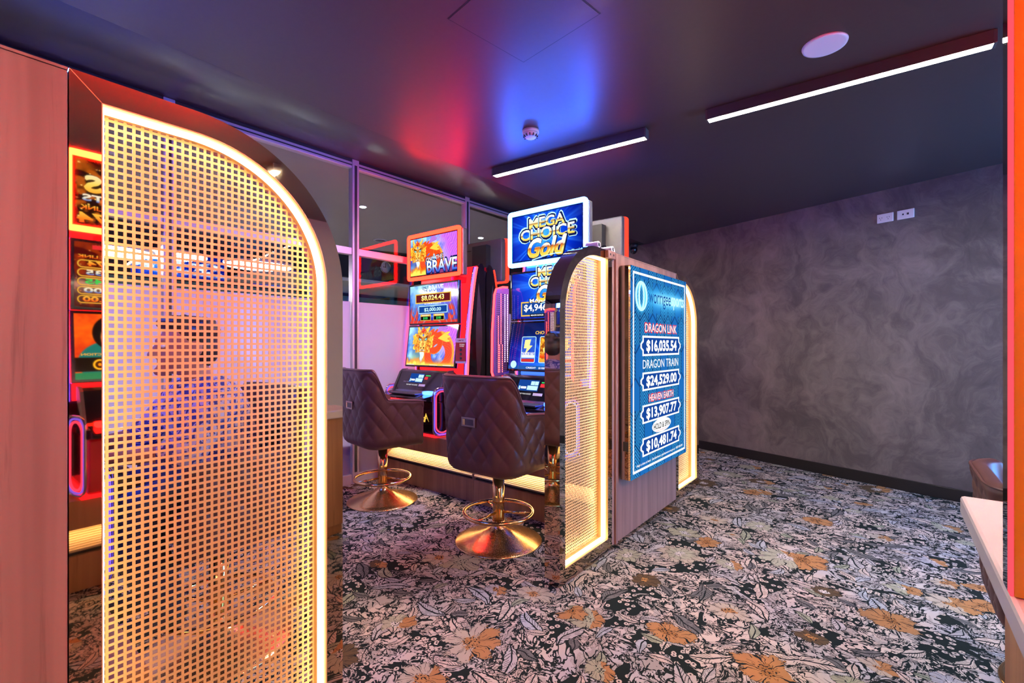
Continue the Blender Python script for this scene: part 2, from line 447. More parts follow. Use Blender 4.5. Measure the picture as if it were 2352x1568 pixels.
        q = t.math('ADD', t.math('DIVIDE', r, R), t.math('MULTIPLY', t.math('SUBTRACT', t.noise(P, 48, 4, 0.7), 0.5), 0.95))
        on = t.math('GREATER_THAN', rc[1], thr)
        inside = t.math('MULTIPLY', t.math('LESS_THAN', q, 1.0), on); ring = t.math('MULTIPLY', t.math('LESS_THAN', q, 1.05), on)
        body = t.ramp(rc[0], [(0.0, (0.48, 0.22, 0.085)), (0.22, (0.40, 0.36, 0.25)), (0.40, (0.42, 0.38, 0.40)), (0.56, (0.50, 0.40, 0.31)), (0.68, (0.13, 0.08, 0.04)), (0.80, (0.44, 0.40, 0.29))], 'CONSTANT')
        cen = t.ramp(rc[0], [(0.0, (0.38, 0.16, 0.05)), (0.20, (0.40, 0.38, 0.26)), (0.36, (0.62, 0.56, 0.56)), (0.52, (0.50, 0.23, 0.085)), (0.68, (0.50, 0.23, 0.07)), (0.78, (0.68, 0.60, 0.56))], 'CONSTANT')
        rad = t.math('LESS_THAN', t.math('ABSOLUTE', t.math('SINE', t.math('MULTIPLY', t.math('MULTIPLY', a, npet), 1.5))), 0.16)
        rad = t.math('MULTIPLY', rad, t.math('MULTIPLY', t.math('GREATER_THAN', q, 0.34), t.math('GREATER_THAN', t.noise(v3, 26, 1), 0.5)))
        gap = t.math('LESS_THAN', pet, t.math('MULTIPLY', q, 0.16))
        speck = t.math('MULTIPLY', t.math('LESS_THAN', q, 0.36), t.math('GREATER_THAN', t.noise(v3, 120, 1), 0.56))
        half = t.math('MULTIPLY', t.math('GREATER_THAN', t.math('ADD', ds[0], t.math('MULTIPLY', ds[1], 0.6)), 0.07), t.math('GREATER_THAN', t.math('FRACT', t.math('MULTIPLY', rc[2], 7.0)), 0.55))
        fc = t.mix(half, body, (0.47, 0.22, 0.085)); fc = t.mix(t.math('LESS_THAN', q, 0.33), fc, cen)
        fc = t.mix(t.math('MAXIMUM', t.math('MAXIMUM', rad, gap), speck), fc, dark)
        c = t.mix(ring, c, dark); c = t.mix(inside, c, fc)
    pile = t.noise(P, 420, 2, 0.7)
    c = t.mix(t.math('MULTIPLY', pile, 0.35), c, t.vmath('MULTIPLY', c, (0.45, 0.45, 0.45)))
    t.set(base=c, rough=0.95, spec=0.1); t.bump(pile, 0.5, 0.003)
    return t.m
make_materials()

# ------------------------------------------------------------------ flat print: screen pictures as colour attributes, lettering as meshes
def art_mesh(name, w, h, nx, ny, fn):
    """flat sheet w x h in its own XY plane, painted by fn(x, y) with x in 0..w/h, y in 0..1; colours are display values"""
    xs = np.linspace(-w / 2, w / 2, nx); ys = np.linspace(-h / 2, h / 2, ny)
    X, Y = np.meshgrid(xs, ys)
    co = np.zeros((nx * ny, 3), np.float32); co[:, 0] = X.ravel(); co[:, 1] = Y.ravel()
    i = np.arange((nx - 1) * (ny - 1)); r = i // (nx - 1); q = i % (nx - 1)
    a = r * nx + q
    faces = np.stack([a, a + 1, a + nx + 1, a + nx], 1)
    me = bpy.data.meshes.new(name)
    me.vertices.add(nx * ny); me.vertices.foreach_set('co', co.ravel())
    me.loops.add(faces.size); me.loops.foreach_set('vertex_index', faces.ravel().astype(np.int32))
    me.polygons.add(len(faces)); me.polygons.foreach_set('loop_start', (np.arange(len(faces)) * 4).astype(np.int32))
    me.update(calc_edges=True)
    C = np.clip(fn((X.ravel() + w / 2) / h, (Y.ravel() + h / 2) / h), 0, 1)
    L = np.where(C <= 0.04045, C / 12.92, ((C + 0.055) / 1.055) ** 2.4)
    at = me.color_attributes.new('art', 'FLOAT_COLOR', 'POINT')
    at.data.foreach_set('color', np.concatenate([L, np.ones((len(L), 1))], 1).astype(np.float32).ravel())
    return me

def over(C, mask, c):
    m = np.clip(mask, 0, 1)[:, None]; return C * (1 - m) + np.array(c)[None] * m
def sstep(v, a, b):
    t = np.clip((v - a) / (b - a), 0, 1); return t * t * (3 - 2 * t)
def inpoly(x, y, pts):
    ins = np.zeros(x.shape, bool); n = len(pts)
    for i in range(n):
        x0, y0 = pts[i]; x1, y1 = pts[(i + 1) % n]
        if y0 == y1: continue
        k = ((y0 > y) != (y1 > y)) & (x < (x1 - x0) * (y - y0) / (y1 - y0) + x0); ins ^= k
    return ins.astype(float)
def hashn(x, y, s=0.0):
    v = np.sin(x * 127.1 + y * 311.7 + s * 74.7) * 43758.5453; return v - np.floor(v)
def vnoise(x, y, s=0.0):
    xi, yi = np.floor(x), np.floor(y); fx, fy = x - xi, y - yi
    fx = fx * fx * (3 - 2 * fx); fy = fy * fy * (3 - 2 * fy)
    g = lambda a, b: hashn(xi + a, yi + b, s)
    return (g(0, 0) * (1 - fx) + g(1, 0) * fx) * (1 - fy) + (g(0, 1) * (1 - fx) + g(1, 1) * fx) * fy
def fbm(x, y, s=0.0):
    return 0.5 * vnoise(x, y, s) + 0.3 * vnoise(2.1 * x, 2.1 * y, s + 1) + 0.2 * vnoise(4.3 * x, 4.3 * y, s + 2)

def blue_rays(x, y, cx=0.85, cy=0.5, k=1.0):
    dx, dy = x - cx, y - cy; r = np.hypot(dx, dy); a = np.arctan2(dy, dx)
    ray = 0.5 * vnoise(a * 9 + 50, r * 0.6, 3) + 0.5 * vnoise(a * 23 + 90, r * 0.8, 5)
    C = np.tile(np.array([[0.0, 0.14, 0.70]]), (len(x), 1))
    C = over(C, sstep(ray, 0.40, 0.8) * np.exp(-r * 0.9) * 1.0 * k, (0.25, 0.60, 1.0))
    C = over(C, np.exp(-(r / 0.50) ** 2) * 0.85 * k, (0.10, 0.50, 1.0))
    C = over(C, np.exp(-(r / 0.25) ** 2) * 0.45 * k, (0.45, 0.9, 1.0))
    C = over(C, sstep(r, 0.60, 1.15) * 0.55, (0.0, 0.03, 0.35))
    return C

def dragon(C, x, y, cx, cy, s):
    """gold horned dragon head seen from the front"""
    u, v = (x - cx) / s, (y - cy) / s; a = np.arctan2(v, u); r = np.hypot(u, v)
    # body coil in red scales behind the head
    for (bx, by, br, bw) in ((1.55, -0.75, 1.05, 0.42), (1.1, 0.05, 0.6, 0.25)):
        d = np.hypot(u - bx, v - by); band = sstep(bw - np.abs(d - br), 0.0, 0.05)
        sc = 0.5 + 0.5 * np.sin(np.arctan2(v - by, u - bx) * 26) * np.sin((d - br) * 34)
        C = over(C, band, (0.80, 0.16, 0.05)); C = over(C, band * sc * 0.75, (1.0, 0.45, 0.12))
        C = over(C, band * sstep(d - br, 0.12, 0.3) * 0.6, (1.0, 0.85, 0.3))
    # fan-shaped fins
    for (fx, fy, rot, col_) in ((1.75, 0.95, 0.6, (0.55, 0.25, 0.85)), (2.0, 0.3, 0.1, (1.0, 0.72, 0.15)), (1.3, 1.2, 1.1, (0.25, 0.5, 0.95))):
        fu = (u - fx + 0.6 * math.cos(rot)); fv = (v - fy + 0.6 * math.sin(rot)); fa = np.arctan2(fv, fu) - rot; fr = np.hypot(fu, fv)
        m = sstep(0.42 - np.abs(fa), 0, 0.06) * sstep(1.05 + 0.12 * np.cos(fa * 24) - fr, 0, 0.08)
        C = over(C, m, col_); C = over(C, m * (0.5 + 0.5 * np.cos(fa * 48)) * 0.5, (1.0, 0.9, 0.6))
    # mane
    mane = sstep(0.80 + 0.22 * np.abs(np.sin(a * 6.5 + 0.3)) - r, 0, 0.05) * sstep(v, -0.75, -0.55)
    C = over(C, mane, (0.95, 0.62, 0.12)); C = over(C, mane * sstep(np.sin(a * 13), 0.2, 0.6) * 0.7, (0.75, 0.30, 0.05))
    C = over(C, mane * sstep(r, 0.72, 0.98), (1.0, 0.88, 0.35))
    for sg in (-1, 1):
        U = u * sg
        C = over(C, inpoly(U, v, [(0.18, 0.5), (0.42, 0.55), (0.62, 0.95), (0.60, 1.35), (0.46, 1.0), (0.28, 0.78)]), (0.90, 0.58, 0.10))
        C = over(C, inpoly(U, v, [(0.24, 0.55), (0.34, 0.6), (0.54, 0.95), (0.59, 1.25), (0.44, 0.95), (0.30, 0.74)]), (1.0, 0.86, 0.38))
        C = over(C, inpoly(U, v, [(0.55, 0.25), (1.05, 0.5), (0.92, 0.15), (1.0, -0.15), (0.6, -0.1)]), (0.95, 0.70, 0.18))
    C = over(C, inpoly(u, v, [(-0.16, 0.55), (-0.22, 0.95), (-0.08, 0.8), (0, 1.1), (0.08, 0.8), (0.22, 0.95), (0.16, 0.55)]), (0.85, 0.10, 0.05))
    face = [(-0.52, 0.42), (-0.25, 0.62), (0.25, 0.62), (0.52, 0.42), (0.46, 0.05), (0.30, -0.25), (0.26, -0.55), (0, -0.72), (-0.26, -0.55), (-0.30, -0.25), (-0.46, 0.05)]
    C = over(C, inpoly(u, v, face), (0.93, 0.68, 0.22)); C = over(C, inpoly(u * 1.25, v * 1.15 - 0.02, face) * 0.6, (1.0, 0.84, 0.45))
    C = over(C, inpoly(u, v, [(-0.07, 0.6), (0.07, 0.6), (0.12, -0.2), (0, -0.35), (-0.12, -0.2)]) * 0.55, (0.70, 0.38, 0.08))
    for sg in (-1, 1):
        U = u * sg
        C = over(C, inpoly(U, v, [(0.10, 0.16), (0.44, 0.38), (0.42, 0.16), (0.20, 0.06)]), (0.22, 0.10, 0.04))
        C = over(C, inpoly(U, v, [(0.16, 0.17), (0.38, 0.28), (0.37, 0.18), (0.22, 0.11)]), (0.35, 0.85, 1.0))
        C = over(C, inpoly(U, v, [(0.08, 0.28), (0.50, 0.50), (0.46, 0.36), (0.12, 0.20)]), (0.55, 0.25, 0.05))
        C = over(C, sstep(0.075 - np.hypot(U - 0.13, (v + 0.36) * 1.3), 0, 0.02), (0.30, 0.10, 0.03))
    C = over(C, inpoly(u, v, [(-0.22, -0.50), (0, -0.46), (0.22, -0.50), (0.10, -0.60), (-0.10, -0.60)]), (0.35, 0.08, 0.05))
    C = over(C, sstep(0.085 - np.hypot(u, v - 0.46), 0, 0.02), (0.20, 0.45, 0.9))
    hd = np.maximum(mane, inpoly(u, v, face))
    C = over(C, hd * sstep(fbm(u * 7 + 3, v * 7, 11), 0.45, 0.75) * 0.55, (0.55, 0.22, 0.04))
    C = over(C, hd * sstep(fbm(u * 9 + 9, v * 9, 14), 0.60, 0.80) * 0.7, (1.0, 0.95, 0.6))
    for sg in (-1, 1):
        U = u * sg
        C = over(C, sstep(0.018 - np.abs(U - 0.30 - 0.28 * (v + 0.25)), 0, 0.015) * sstep(0.3 - np.abs(v + 0.05), 0, 0.05) * 0.8, (0.40, 0.15, 0.03))
        for q in range(4):
            C = over(C, inpoly(U, v, [(0.04 + q * 0.055, -0.50), (0.085 + q * 0.055, -0.50), (0.06 + q * 0.055, -0.58)]), (1, 1, 0.95))
    # pale beard
    bd = sstep(0.24 * (1 - sstep(-v, 0.6, 1.7)) - np.abs(u + 0.04 * np.sin(v * 9)), 0, 0.05) * sstep(-v, 0.60, 0.70)
    C = over(C, bd, (0.88, 0.95, 1.0)); C = over(C, bd * sstep(np.sin(u * 60 + v * 8), 0.1, 0.6) * 0.5, (0.45, 0.65, 0.95))
    return C

def sky_feathers(x, y, W):
    n = fbm(x * 4, y * 4, 2)
    C = np.tile(np.array([[0.15, 0.35, 0.85]]), (len(x), 1))
    C = over(C, sstep(n + 0.5 * y, 0.45, 0.95), (0.65, 0.88, 1.0))
    C = over(C, sstep(x / W + y * 0.4 + 0.35 * n, 0.95, 1.45), (0.72, 0.35, 0.85))
    st = np.abs(np.sin((x * 1.3 - y * 0.8 + 0.25 * n) * 30))
    C = over(C, sstep(st, 0.8, 1.0) * sstep(x / W, 0.45, 0.8) * 0.5, (0.95, 0.55, 0.85))
    return C

def flames(C, x, y, hgt, seed=0.0):
    n = fbm(x * 9, y * 6 - 3, seed); f = sstep(hgt * (0.55 + 0.9 * n) - y, 0, 0.16)
    C = over(C, f, (0.95, 0.45, 0.08)); f2 = sstep(hgt * (0.25 + 0.8 * n) - y, 0, 0.12)
    C = over(C, f2, (1.0, 0.85, 0.35)); return C

def art_brave_top(x, y):
    C = sky_feathers(x, y, 1.66); C = over(C, sstep(0.55 - np.hypot(x - 0.3, y - 0.55), 0, 0.3) * 0.6, (0.05, 0.12, 0.45)); C = dragon(C, x, y, 0.30, 0.60, 0.34); C = flames(C, x, y, 0.26, 4)
    C = over(C, sstep(0.16 - np.abs(y - 0.06), 0, 0.1) * sstep(x, 0.6, 0.9) * 0.8, (0.35, 0.05, 0.45))
    return C
def art_brave_mid(x, y):
    C = over(sky_feathers(x, y, 1.75), np.clip(1.1 - y, 0, 1) * 0.75, (0.05, 0.16, 0.62))
    n = fbm(x * 7, y * 7, 8)
    for sg, px in ((1, 0.16), (-1, 1.58)):
        w = sstep(0.30 - np.hypot((x - px) * 1.5, (y - 0.22)), 0, 0.12) * sstep(n, 0.35, 0.55); C = over(C, w, (0.85, 0.22, 0.06))
    C = over(C, sstep(0.10 - y, 0, 0.06), (0.80, 0.18, 0.08))
    C = over(C, sstep(np.abs(np.sin((x - 0.87) ** 2 * 14 + y * 9)), 0.93, 1.0) * 0.4, (0.5, 0.75, 1.0))
    return C
def art_brave_low(x, y):
    C = sky_feathers(x, y, 1.70); C = over(C, sstep(0.45 - np.hypot(x - 0.45, y - 0.1), 0, 0.3) * 0.8, (0.75, 0.95, 0.6))
    C = over(C, sstep(0.62 - np.hypot(x - 0.58, y - 0.6), 0, 0.3) * 0.55, (0.06, 0.16, 0.5)); C = dragon(C, x, y, 0.58, 0.60, 0.40)
    C = flames(C, np.where(x < 0.75, x, 9), y, 0.22, 6); return C
def art_mega_top(x, y): return blue_rays(x, y, 0.83, 0.5)
def art_mega_mid(x, y):
    C = blue_rays(x, y, 0.95, 0.72, 0.9); return over(C, sstep(0.4 - y, 0, 0.4) * 0.3, (0.02, 0.08, 0.5))
def art_mega_low(x, y):
    C = blue_rays(x, y, 1.1, 0.1, 0.6); C = over(C, sstep(y, 0.45, 0.85) * 0.75, (0.02, 0.07, 0.22))
    return over(C, sstep(0.09 - y, 0, 0.02), (0.03, 0.30, 0.60))
def card_bolt(x, y):
    C = np.tile(np.array([[0.06, 0.16, 0.62]]), (len(x), 1)); C = over(C, fbm(x * 6, y * 6, 1) * 0.6, (0.35, 0.65, 1.0))
    C = over(C, inpoly(x, y, [(0.12, 0.9), (0.38, 0.92), (0.33, 0.66), (0.46, 0.66), (0.14, 0.3), (0.22, 0.56), (0.08, 0.56)]), (1.0, 0.93, 0.55))
    C = over(C, sstep(0.30 - y, 0, 0.05) * sstep(y, 0.12, 0.2), (0.85, 0.95, 1.0)); return over(C, sstep(0.13 - y, 0, 0.02), (0.75, 0.15, 0.1))
def card_gold(x, y):
    C = np.tile(np.array([[0.55, 0.26, 0.05]]), (len(x), 1)); C = over(C, sstep(fbm(x * 8, y * 8, 9), 0.35, 0.7), (1.0, 0.72, 0.2))
    C = over(C, inpoly(x, y, [(0.18, 0.9), (0.24, 0.62), (0.12, 0.55), (0.18, 0.36), (0.40, 0.36), (0.46, 0.55), (0.34, 0.62), (0.40, 0.9), (0.29, 0.66)]), (1.0, 0.86, 0.45))
    for ex in (0.23, 0.35): C = over(C, sstep(0.028 - np.hypot(x - ex, y - 0.53), 0, 0.01), (0.2, 0.08, 0.02))
    C = over(C, sstep(0.32 - y, 0, 0.04) * sstep(y, 0.14, 0.2), (0.85, 0.25, 0.05)); return over(C, sstep(0.13 - y, 0, 0.02), (0.85, 0.6, 0.2))
def art_fire_top(x, y):
    dx, dy = x - 0.75, y - 0.55; r = np.hypot(dx, dy); a = np.arctan2(dy, dx)
    C = np.tile(np.array([[0.10, 0.02, 0.02]]), (len(x), 1)); ray = vnoise(a * 14 + 40, r * 9, 3)
    C = over(C, sstep(ray, 0.5, 0.8) * sstep(r, 0.2, 0.5) * np.exp(-r * 0.6), (1.0, 0.55, 0.10)); C = over(C, np.exp(-(r / 0.3) ** 2), (0.85, 0.2, 0.05))
    return over(C, sstep(hashn(np.floor(x * 60), np.floor(y * 60)), 0.965, 1.0), (1.0, 0.85, 0.5))
def art_fire_mid(x, y):
    C = art_fire_top(x, y * 0.9); return over(C, sstep(x, 0.7, 1.3) * 0.5, (0.45, 0.02, 0.03))
def art_fire_low(x, y):
    C = np.tile(np.array([[0.75, 0.10, 0.04]]), (len(x), 1)); C = over(C, fbm(x * 6, y * 6, 5), (1.0, 0.50, 0.08))
    # a bearded man's portrait, dark swept hair, teal robe
    cx = 1.36
    u, v = (x - cx) / 0.20, (y - 0.66) / 0.20
    C = over(C, sstep(1.7 - np.hypot(u * 0.8, v + 2.0), 0, 0.1), (0.10, 0.45, 0.48))
    C = over(C, sstep(1.25 - np.hypot(u, (v - 0.25) * 0.9), 0, 0.08), (0.05, 0.04, 0.05))
    C = over(C, sstep(1.0 - np.hypot(u / 0.72, (v + 0.1) / 1.05), 0, 0.06), (0.86, 0.62, 0.42))
    for ex in (-0.3, 0.3):
        C = over(C, inpoly(u - ex, v, [(-0.2, 0.30), (0.2, 0.36), (0.2, 0.28), (-0.2, 0.22)]), (0.06, 0.04, 0.04))
        C = over(C, sstep(0.09 - np.hypot(u - ex, (v - 0.12) * 1.6), 0, 0.03), (0.1, 0.06, 0.05))
    C = over(C, inpoly(u, v, [(-0.08, 0.1), (0.08, 0.1), (0.14, -0.25), (-0.14, -0.25)]) * 0.5, (0.65, 0.40, 0.25))
    C = over(C, sstep(0.5 - np.hypot(u / 0.62, (v + 0.62) / 0.5), 0, 0.05) * sstep(-v, 0.25, 0.5) * 0.8, (0.12, 0.08, 0.07))
    C = over(C, sstep(0.34 - y, 0, 0.02) * sstep(y, 0.11, 0.12), (0.10, 0.05, 0.03))
    for k in range(7):
        q = 0.2 + k * 0.22; d = np.hypot((x - q), (y - 0.22)); C = over(C, sstep(0.088 - d, 0, 0.015), (1.0, 0.75, 0.15)); C = over(C, sstep(0.062 - d, 0, 0.012), (0.25, 0.08, 0.03))
        C = over(C, sstep(0.028 - d, 0, 0.012), (1.0, 0.6, 0.1))
    return over(C, sstep(0.11 - y, 0, 0.02), (0.10, 0.50, 0.35))
def art_club_sign(x, y):
    C = np.tile(np.array([[0.10, 0.42, 0.72]]), (len(x), 1))
    C = over(C, sstep(fbm(x * 2, y * 2, 3), 0.3, 0.8) * 0.4, (0.06, 0.34, 0.66))
    # interlocking chevron hatch: hexagon cells hatched in one of three directions
    s = 0.105; qx = x / s; qy = y / (s * 1.5)
    row = np.floor(qy); off = np.where(row % 2 == 0, 0.0, 0.5); cx = np.floor(qx + off); fx = qx + off - cx - 0.5; fy = qy - row - 0.5
    typ = (cx + row * 2) % 3
    zig = (qy + np.abs(fx) * 0.55)
    line = np.where(typ == 1, np.abs(((qx * 9) % 1) - 0.5), np.abs(((zig * 9.0 * np.where(typ == 2, 1, 1)) % 1) - 0.5))
    m = sstep(line, 0.22, 0.34)
    dark = np.where(typ == 1, 0.10, 0.75) * m
    C = over(C, dark, (0.03, 0.20, 0.42)); C = over(C, np.where(typ != 1, (1 - m) * 0.35, 0), (0.35, 0.80, 0.92))
    edge = sstep(np.minimum(0.5 - np.abs(fx), (0.5 - np.abs(zig - np.floor(zig) - 0.5)) * 1.0), 0.05, 0.02)
    C = over(C, edge * 0.6, (0.02, 0.12, 0.30))
    # glow behind the club name
    W = 0.762
    g = np.exp(-(((x - 0.44) / 0.28) ** 4 + ((y - 0.865) / 0.055) ** 2)); C = over(C, g * 0.95, (0.25, 0.75, 1.0))
    g = np.exp(-(((x - 0.50) / 0.22) ** 4 + ((y - 0.865) / 0.030) ** 2)); C = over(C, g * 0.8, (0.75, 0.97, 1.0))
    rr = np.hypot((x - 0.118) / 0.062, (y - 0.865) / 0.068)
    C = over(C, np.exp(-((rr - 0.85) / 0.28) ** 2) * 0.9, (0.35, 0.85, 1.0))
    return C

def text_mesh(body, w=None, h=None, bold=0.0, shear=0.0, space=1.0, depth=0.0):
    cu = bpy.data.curves.new('lettering', 'FONT'); cu.body = body; cu.size = 1.0
    cu.offset = min(bold, 0.016); cu.shear = shear; cu.space_character = space; cu.extrude = depth; cu.resolution_u = 3
    o = bpy.data.objects.new('lettering', cu); col.objects.link(o)
    dg = bpy.context.evaluated_depsgraph_get(); dg.update()
    me = bpy.data.meshes.new_from_object(o.evaluated_get(dg))
    bpy.data.objects.remove(o); bpy.data.curves.remove(cu)
    n = len(me.vertices); co = np.zeros(n * 3, np.float32); me.vertices.foreach_get('co', co); co = co.reshape(-1, 3)
    lo, hi = co.min(0), co.max(0); sz = hi - lo
    sx = w / sz[0] if w else None; sy = h / sz[1] if h else None
    sx = sx or sy; sy = sy or sx
    co[:, 0] = (co[:, 0] - (lo[0] + hi[0]) / 2) * sx; co[:, 1] = (co[:, 1] - (lo[1] + hi[1]) / 2) * sy
    fs = [tuple(p.vertices) for p in me.polygons]; bpy.data.meshes.remove(me)
    V = [tuple(map(float, p)) for p in co]; ex = max(0.0, bold - 0.016) * sy
    if ex > 0:                                   # heavier strokes: overprint shifted copies
        n0 = len(V); base, f0 = list(V), list(fs)
        for k, (dx, dy) in enumerate(((-ex, 0), (ex, 0), (0, -ex), (0, ex))):
            V += [(p[0] + dx, p[1] + dy, p[2] + 1e-5 * (k + 1)) for p in base]; fs += [tuple(i + n0 * (k + 1) for i in f) for f in f0]
    out = bpy.data.meshes.new('lettering'); out.from_pydata(V, [], fs); out.update()
    return out

def words(me, n):
    """split a lettering mesh into its n words at the widest gaps"""
    bm = bmesh.new(); bm.from_mesh(me); seen = set(); isl = []
    for f in bm.faces:
        if f.index in seen: continue
        st = [f]; seen.add(f.index); fs = []
        while st:
            q = st.pop(); fs.append(q)
            for e in q.edges:
                for g in e.link_faces:
                    if g.index not in seen: seen.add(g.index); st.append(g)
        xs = [v.co.x for q in fs for v in q.verts]; isl.append([min(xs), max(xs), fs])
    isl.sort(key=lambda i: i[0]); gaps = []; hi = isl[0][1]
    for k in range(1, len(isl)):
        gaps.append((isl[k][0] - hi, k)); hi = max(hi, isl[k][1])
    cuts = sorted(k for _, k in sorted(gaps, reverse=True)[:n - 1]); out = []
    for a, b in zip([0] + cuts, cuts + [len(isl)]):
        vid = {}; V = []; Fc = []
        for _, _, fs in isl[a:b]:
            for q in fs:
                Fc.append([vid.setdefault(v.index, len(vid)) for v in q.verts])
                for v in q.verts:
                    if vid[v.index] == len(V): V.append(tuple(v.co))
        w = bpy.data.meshes.new('lettering'); w.from_pydata(V, [], Fc); w.update(); out.append(w)
    bm.free(); bpy.data.meshes.remove(me); return out

def text(body, mat, parent, x, y, z, w=None, h=None, bold=0.0, shear=0.0, rz=0.0, space=1.0, rot=None, split=True):
    rot = rot or (0, 0, rz); me = text_mesh(body, w, h, bold, shear, space)
    if ' ' in body and '\n' not in body:
        for q in words(me, len(body.split())): o = link('lettering', q, MAT[mat], parent, (x, y, z), rot)
        return o
    return link('lettering', me, MAT[mat], parent, (x, y, z), rot)

def rect_part(name, mat, parent, x0, x1, y0, y1, z, t=0.0008, chamf=0.0):
    m = MB()
    if chamf:
        c = chamf; m.prism([(x0 + c, y0), (x1 - c, y0), (x1, y0 + c), (x1, y1 - c), (x1 - c, y1), (x0 + c, y1), (x0, y1 - c), (x0, y0 + c)], 'z', z, z + t)
    else: m.box(x0, x1, y0, y1, z, z + t)
    return m.build(name, MAT[mat], parent)

def rrect(x0, x1, y0, y1, r, n=6):
    pts = []
    for cx, cy, a0 in ((x1 - r, y1 - r, 0), (x0 + r, y1 - r, 90), (x0 + r, y0 + r, 180), (x1 - r, y0 + r, 270)):
        for k in range(n + 1):
            a = math.radians(a0 + 90 * k / n); pts.append((cx + r * math.cos(a), cy + r * math.sin(a)))
    return pts

def ring_part(name, mat, parent, x0, x1, y0, y1, wd, z, t=0.0008, r=0.0):
    """flat outline frame in the XY plane"""
    o = rrect(x0, x1, y0, y1, max(r, 1e-4)); i = rrect(x0 + wd, x1 - wd, y0 + wd, y1 - wd, max(r - wd, 1e-4)); n = len(o)
    vs = [(p[0], p[1], q) for q in (z, z + t) for ringp in (o, i) for p in ringp]
    fs = []
    for k in range(n):
        j = (k + 1) % n
        fs += [(k, j, n + j, n + k), (2 * n + k, 3 * n + k, 3 * n + j, 2 * n + j), (k, 2 * n + k, 2 * n + j, j), (n + k, n + j, 3 * n + j, 3 * n + k)]
    return MB().add(vs, fs).build(name, MAT[mat], parent)

# ------------------------------------------------------------------ the room shell
CEIL, GX, GTOP = 2.52, -3.65, 2.81
XP = -1.253                       # plane of the partition faces
def structure(o): return tag(o, kind='structure')

structure(MB().box(-10.2, 2.4, -2.4, 9.0, -0.06, 0.0).build('floor', MAT['carpet']))
m = MB()
prof = [(-3.86, GTOP)] + [(-3.58 + 1.10 * k / 14, GTOP - (GTOP - CEIL) * (lambda q: q * q * (3 - 2 * q))(k / 14)) for k in range(15)] + [ (2.4, CEIL), (2.4, CEIL + 0.4), (-3.86, CEIL + 0.4)]
m.prism(prof, 'y', -2.4, 6.6)
co_ = m.build('ceiling', MAT['ceiling_paint']); structure(co_)
for p_ in co_.data.polygons: p_.use_smooth = abs(p_.normal.y) < 0.5 and p_.center.x < -2.46 and p_.center.z < GTOP + 0.01

# oblique plaster wall with black skirting
A, B = Vector((-1.702, 5.642, 0)), Vector((0.446, 4.948, 0))
wd = (B - A).normalized(); wn = Vector((wd.y, -wd.x, 0))        # wn points into the room
def wallpt(x): return A + wd * ((x - A.x) / wd.x)
WR = math.atan2(wd.y, wd.x)
w0 = wallpt(-3.75); L = (wallpt(2.4) - w0).length
wall_right = empty('wall_right', w0, WR); structure(wall_right)
MB().box(0, L, 0, 0.12, 0, 2.9).build('wall_face', MAT['plaster'], wall_right)
structure(MB().bbox(0, L, -0.016, -0.001, 0, 0.098, 0.004).build('baseboard_right', MAT['skirting'], None, w0, (0, 0, WR)))
def on_wall(x, z, out=0.0):
    p = wallpt(x) + wn * out; return Vector((p.x, p.y, z))

structure(MB().box(2.2, 2.32, -2.4, 3.15, 0, 2.9).box(2.2, 2.32, 3.15, 4.25, 2.15, 2.9).box(2.2, 2.32, 4.25, 4.6, 0, 2.9).build('wall_east', MAT['white_paint']))
door = empty('added_door_1', (2.26, 3.70, 0)); structure(door)  # unseen door, put in to let the blue light through
for y0, y1, z0, z1 in ((-0.55, -0.49, 0, 2.15), (0.49, 0.55, 0, 2.15), (-0.489, 0.489, 0, 0.09), (-0.489, 0.489, 2.08, 2.15), (-0.03, 0.03, 0.091, 2.079)):
    MB().bbox(-0.03, 0.03, y0, y1, z0, z1, 0.003).build('door_rail', MAT['frame_dark'], door)
for y0, y1 in ((-0.488, -0.031), (0.031, 0.488)): MB().box(-0.004, 0.004, y0, y1, 0.092, 2.078).build('pane', MAT['pane_glass'], door)
MB().bbox(-0.075, -0.055, 0.05, 0.07, 0.95, 1.25, 0.003).build('pull_handle', MAT['chrome'], door)
structure(MB().box(-3.7, 2.32, -2.42, -2.3, 0, 2.9).build('wall_back', MAT['plaster']))

